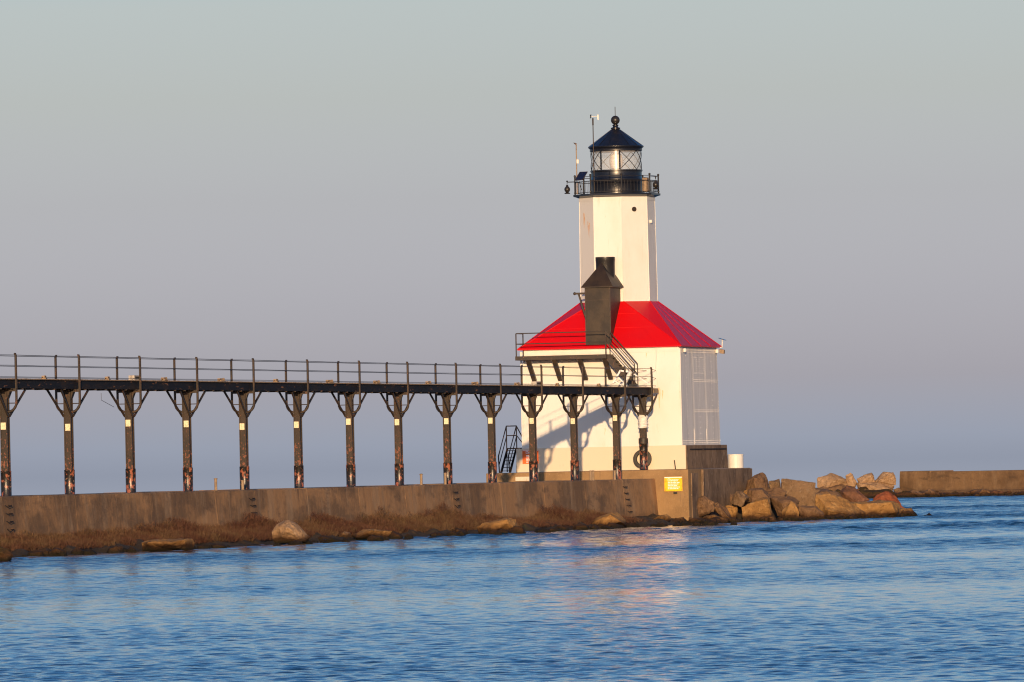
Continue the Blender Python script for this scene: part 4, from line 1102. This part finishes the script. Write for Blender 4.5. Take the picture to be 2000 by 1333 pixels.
# broken rubble lying over the lower half of the pile
rng = random.Random(91)
for i in range(70):
    px = 1290 + 480 * (i + rng.random()) / 70
    wl_ = float(np.interp(px, [1290, 1400, 1500, 1600, 1700, 1790], [1029, 1025, 1021, 1017, 1014, 1009.5]))
    yc = wl_ - rng.uniform(0, 9)
    D = float(np.interp(px, [1290, 1400, 1500, 1600, 1700, 1790], [491, 494.5, 496.5, 501, 508, 515])) + (wl_ - yc) * .05
    w = rng.uniform(9, 24); h = w * rng.uniform(.4, .8); n_ = rng.choice([4, 5, 6]); a0 = rng.random() * 6
    ol = [(px + w / 2 * math.cos(a0 + 6.283 * k / n_) * rng.uniform(.75, 1.15), yc + h / 2 * math.sin(a0 + 6.283 * k / n_) * rng.uniform(.75, 1.15)) for k in range(n_)]
    make_rock('rubble_stone', ol, D, M[rng.choice(['tan', 'brown', 'brown', 'grey', 'darkrock'])], 'small broken stone lying among the boulders of the right pile', seed=700 + i, ap=(rng.uniform(.3, .7), rng.uniform(.3, .6)), bulge=.35, group='small broken stones on the pile', rough=.03, cat='stone', sub=2)

# core of the rock pile so that no light shines between the rocks
def pile_core():
    mb = MB(); vs = []; nu, nv = 40, 14
    top = [(1343, 985), (1400, 982), (1440, 965), (1500, 960), (1600, 975), (1700, 995), (1770, 1012), (1800, 1020)]
    for i in range(nu):
        px = 1345 + (1795 - 1345) * i / (nu - 1)
        ty_ = np.interp(px, [p[0] for p in top], [p[1] for p in top])
        Df = np.interp(px, [1345, 1500, 1600, 1700, 1790], [503, 505, 511, 519, 523])
        for j in range(nv):
            t = j / (nv - 1); D = Df + t * 16
            pt = at(px, ty_, D=Df + 8)
            b0 = at(px, ty_, D=D)
            z = -.6 + (pt.z + .5) * math.sin(math.pi * min(1, t * 1.0)) ** .5 + .25 * noise.noise(Vector((px * .08, t * 6, 0)))
            vs.append((b0.x, b0.y, z))
    mb.add(vs, [(i * nv + j, (i + 1) * nv + j, (i + 1) * nv + j + 1, i * nv + j + 1) for i in range(nu - 1) for j in range(nv - 1)])
    tag(mb.build('rubble_mound', M['bank'], None, smooth=True), kind='structure')
pile_core()

# ------------------------------------------------------------------ breakwater behind
DB = 785
BD = r0 * 1.0
bw0 = at(1755, 972, D=DB); bwdir = (at(2000, 970, D=768) - bw0); bwdir.z = 0; bwdir.normalize()
nrm = Vector((bwdir.y, -bwdir.x, 0))
if nrm.dot(f0) < 0: nrm = -nrm
bwt = empty('breakwater_wall', (bw0.x, bw0.y, 0), 'distant low brown concrete breakwater wall at right', 'breakwater')
seg = [(0, 5.1, 2.55), (5.1, 12.0, 2.46), (12.0, 20.5, 2.46), (20.5, 32, 2.44), (32, 48, 2.44)]
for (s0, s1, zt) in seg:
    q = MB(); n = 8; vs = []; sec = [(0, -1.2), (0.0, .55), (.12, .62), (.14, 1.6), (.2, zt - .05), (.26, zt), (3, zt), (3, -1.2)]
    for k in range(n + 1):
        u_ = s0 + .02 + (s1 - s0 - .04) * k / n; p = Vector((bw0.x, bw0.y, 0)) + bwdir * u_
        for (d, z) in sec:
            nn = noise.noise(Vector((u_ * .5, z * .7, d))) * .04
            w_ = p + nrm * (d + nn); vs.append((w_.x, w_.y, z + nn * .5))
    m8 = len(sec)
    q.add(vs, [(i * m8 + j, i * m8 + (j + 1) % m8, (i + 1) * m8 + (j + 1) % m8, (i + 1) * m8 + j) for i in range(n) for j in range(m8)] + [tuple(range(m8)), tuple(n * m8 + j for j in reversed(range(m8)))])
    q.build('wall_section', M['bwall'], bwt)
BG = 'pale rocks left of the breakwater wall'
def c7(*a): return [(1680 + x / 6.25, 880 + y / 6.25) for x, y in a]
BR = [
 (c5((930, 240), (1050, 194), (1080, 198), (1190, 240), (1210, 300), (1000, 340), (940, 330)), 'pale', 'broad pale pinkish boulder, leftmost of the pale distant rocks', (.5, .4)),
 (c5((1180, 210), (1220, 186), (1245, 200), (1275, 270), (1260, 320), (1190, 300)), 'pale', 'narrow upright pale rock between two bigger pale boulders', (.4, .4)),
 (c5((1270, 240), (1310, 225), (1400, 182), (1420, 195), (1430, 270), (1290, 280)), 'pale', 'pale wedge rock with steep right side in the distance', (.6, .5)),
 (c5((1430, 260), (1500, 178), (1590, 185), (1618, 240), (1612, 300), (1440, 300)), 'pale', 'blocky pale rock next to the end of the breakwater wall', (.4, .4)),
 (c5((1262, 275), (1520, 262), (1600, 300), (1585, 350), (1290, 340)), 'pale', 'long low pale slab under the distant pale rocks', (.3, .3)),
 (c5((935, 330), (1000, 280), (1160, 290), (1270, 340), (1250, 380), (960, 380)), 'brown', 'grey brown rock below the broad pinkish boulder', (.4, .4)),
 (c5((1300, 350), (1480, 345), (1530, 325), (1590, 350), (1640, 420), (1320, 420)), 'darkrock', 'dark low rock in front of the long pale slab', (.5, .3)),
 (c7((440, 540), (520, 500), (600, 490), (640, 480), (720, 520), (760, 600), (450, 605)), 'darkrock', 'dark brown rock at foot of the breakwater wall left end', (.5, .3)),
 (c7((600, 590), (610, 500), (650, 482), (740, 510), (800, 545), (810, 600)), 'brown', 'brown rock with pointed top at foot of the breakwater wall', (.3, .4)),
 (c7((810, 590), (840, 475), (900, 480), (960, 530), (1010, 600)), 'brown', 'hump shaped brown rock at foot of breakwater wall', (.3, .4)),
 (c7((980, 590), (990, 530), (1270, 515), (1300, 540), (1360, 595)), 'darkrock', 'long flat topped dark rock at the breakwater foot', (.5, .3)),
 (c7((1330, 590), (1420, 500), (1500, 462), (1600, 490), (1720, 540), (1780, 590)), 'brown', 'large sloping brown rock at breakwater foot near right edge', (.3, .4)),
 (c7((1700, 590), (1800, 540), (1900, 520), (2050, 530), (2060, 590)), 'darkrock', 'low dark rock at the right edge of picture', (.4, .4)),
]
for i, (ol, mt, lb, ap) in enumerate(BR):
    D = 783 if i < 6 else 776 - i * .6
    make_rock('boulder', ol, D, M[mt], lb, seed=90 + i, ap=ap, bulge=.3, group=BG if i < 6 else 'dark rocks at the breakwater foot', rough=.09)
rng = random.Random(55)
for i in range(75):
    px = 1575 + (2020 - 1575) * (i + rng.random()) / 75
    yc = 972 - rng.uniform(0, 17 if px < 1760 else 9) - (px > 1900) * 1.5
    D = 775 + (972 - yc) * .5 - (px - 1755) * .055 * (px > 1755); w = rng.uniform(12, 32); h = w * rng.uniform(.35, .6); n_ = rng.choice([4, 5, 6]); a0 = rng.random() * 6
    ol = [(px + w / 2 * math.cos(a0 + 6.283 * k / n_) * rng.uniform(.75, 1.15), yc + h / 2 * math.sin(a0 + 6.283 * k / n_) * rng.uniform(.75, 1.15)) for k in range(n_)]
    make_rock('rubble_stone', ol, D, M[rng.choice(['brown', 'grey', 'darkrock', 'darkrock', 'redrock'])], 'dark broken stone in the rubble along the foot of the breakwater', seed=900 + i, ap=(rng.uniform(.3, .7), rng.uniform(.3, .6)), bulge=.35, group='rubble stones at the breakwater foot', rough=.05, cat='stone', sub=2)
# low rock shelf linking the wall with the pile
mb = MB(); vs = []; n, m_ = 60, 6
for i in range(n):
    px = 1560 + (2060 - 1560) * i / (n - 1)
    for j in range(m_):
        t = j / (m_ - 1); b0 = at(px, 960, D=771 + t * 14)
        hh = -.5 + (.9 + .5 * noise.fractal(Vector((px * .05, t * 2, 0)), 1, 2, 3)) * math.sin(math.pi * (.02 + .5 * t))
        vs.append((b0.x, b0.y, hh))
mb.add(vs, [(i * m_ + j, (i + 1) * m_ + j, (i + 1) * m_ + j + 1, i * m_ + j + 1) for i in range(n - 1) for j in range(m_ - 1)])
tag(mb.build('rubble_shelf', M['bank'], None, smooth=True), kind='structure')
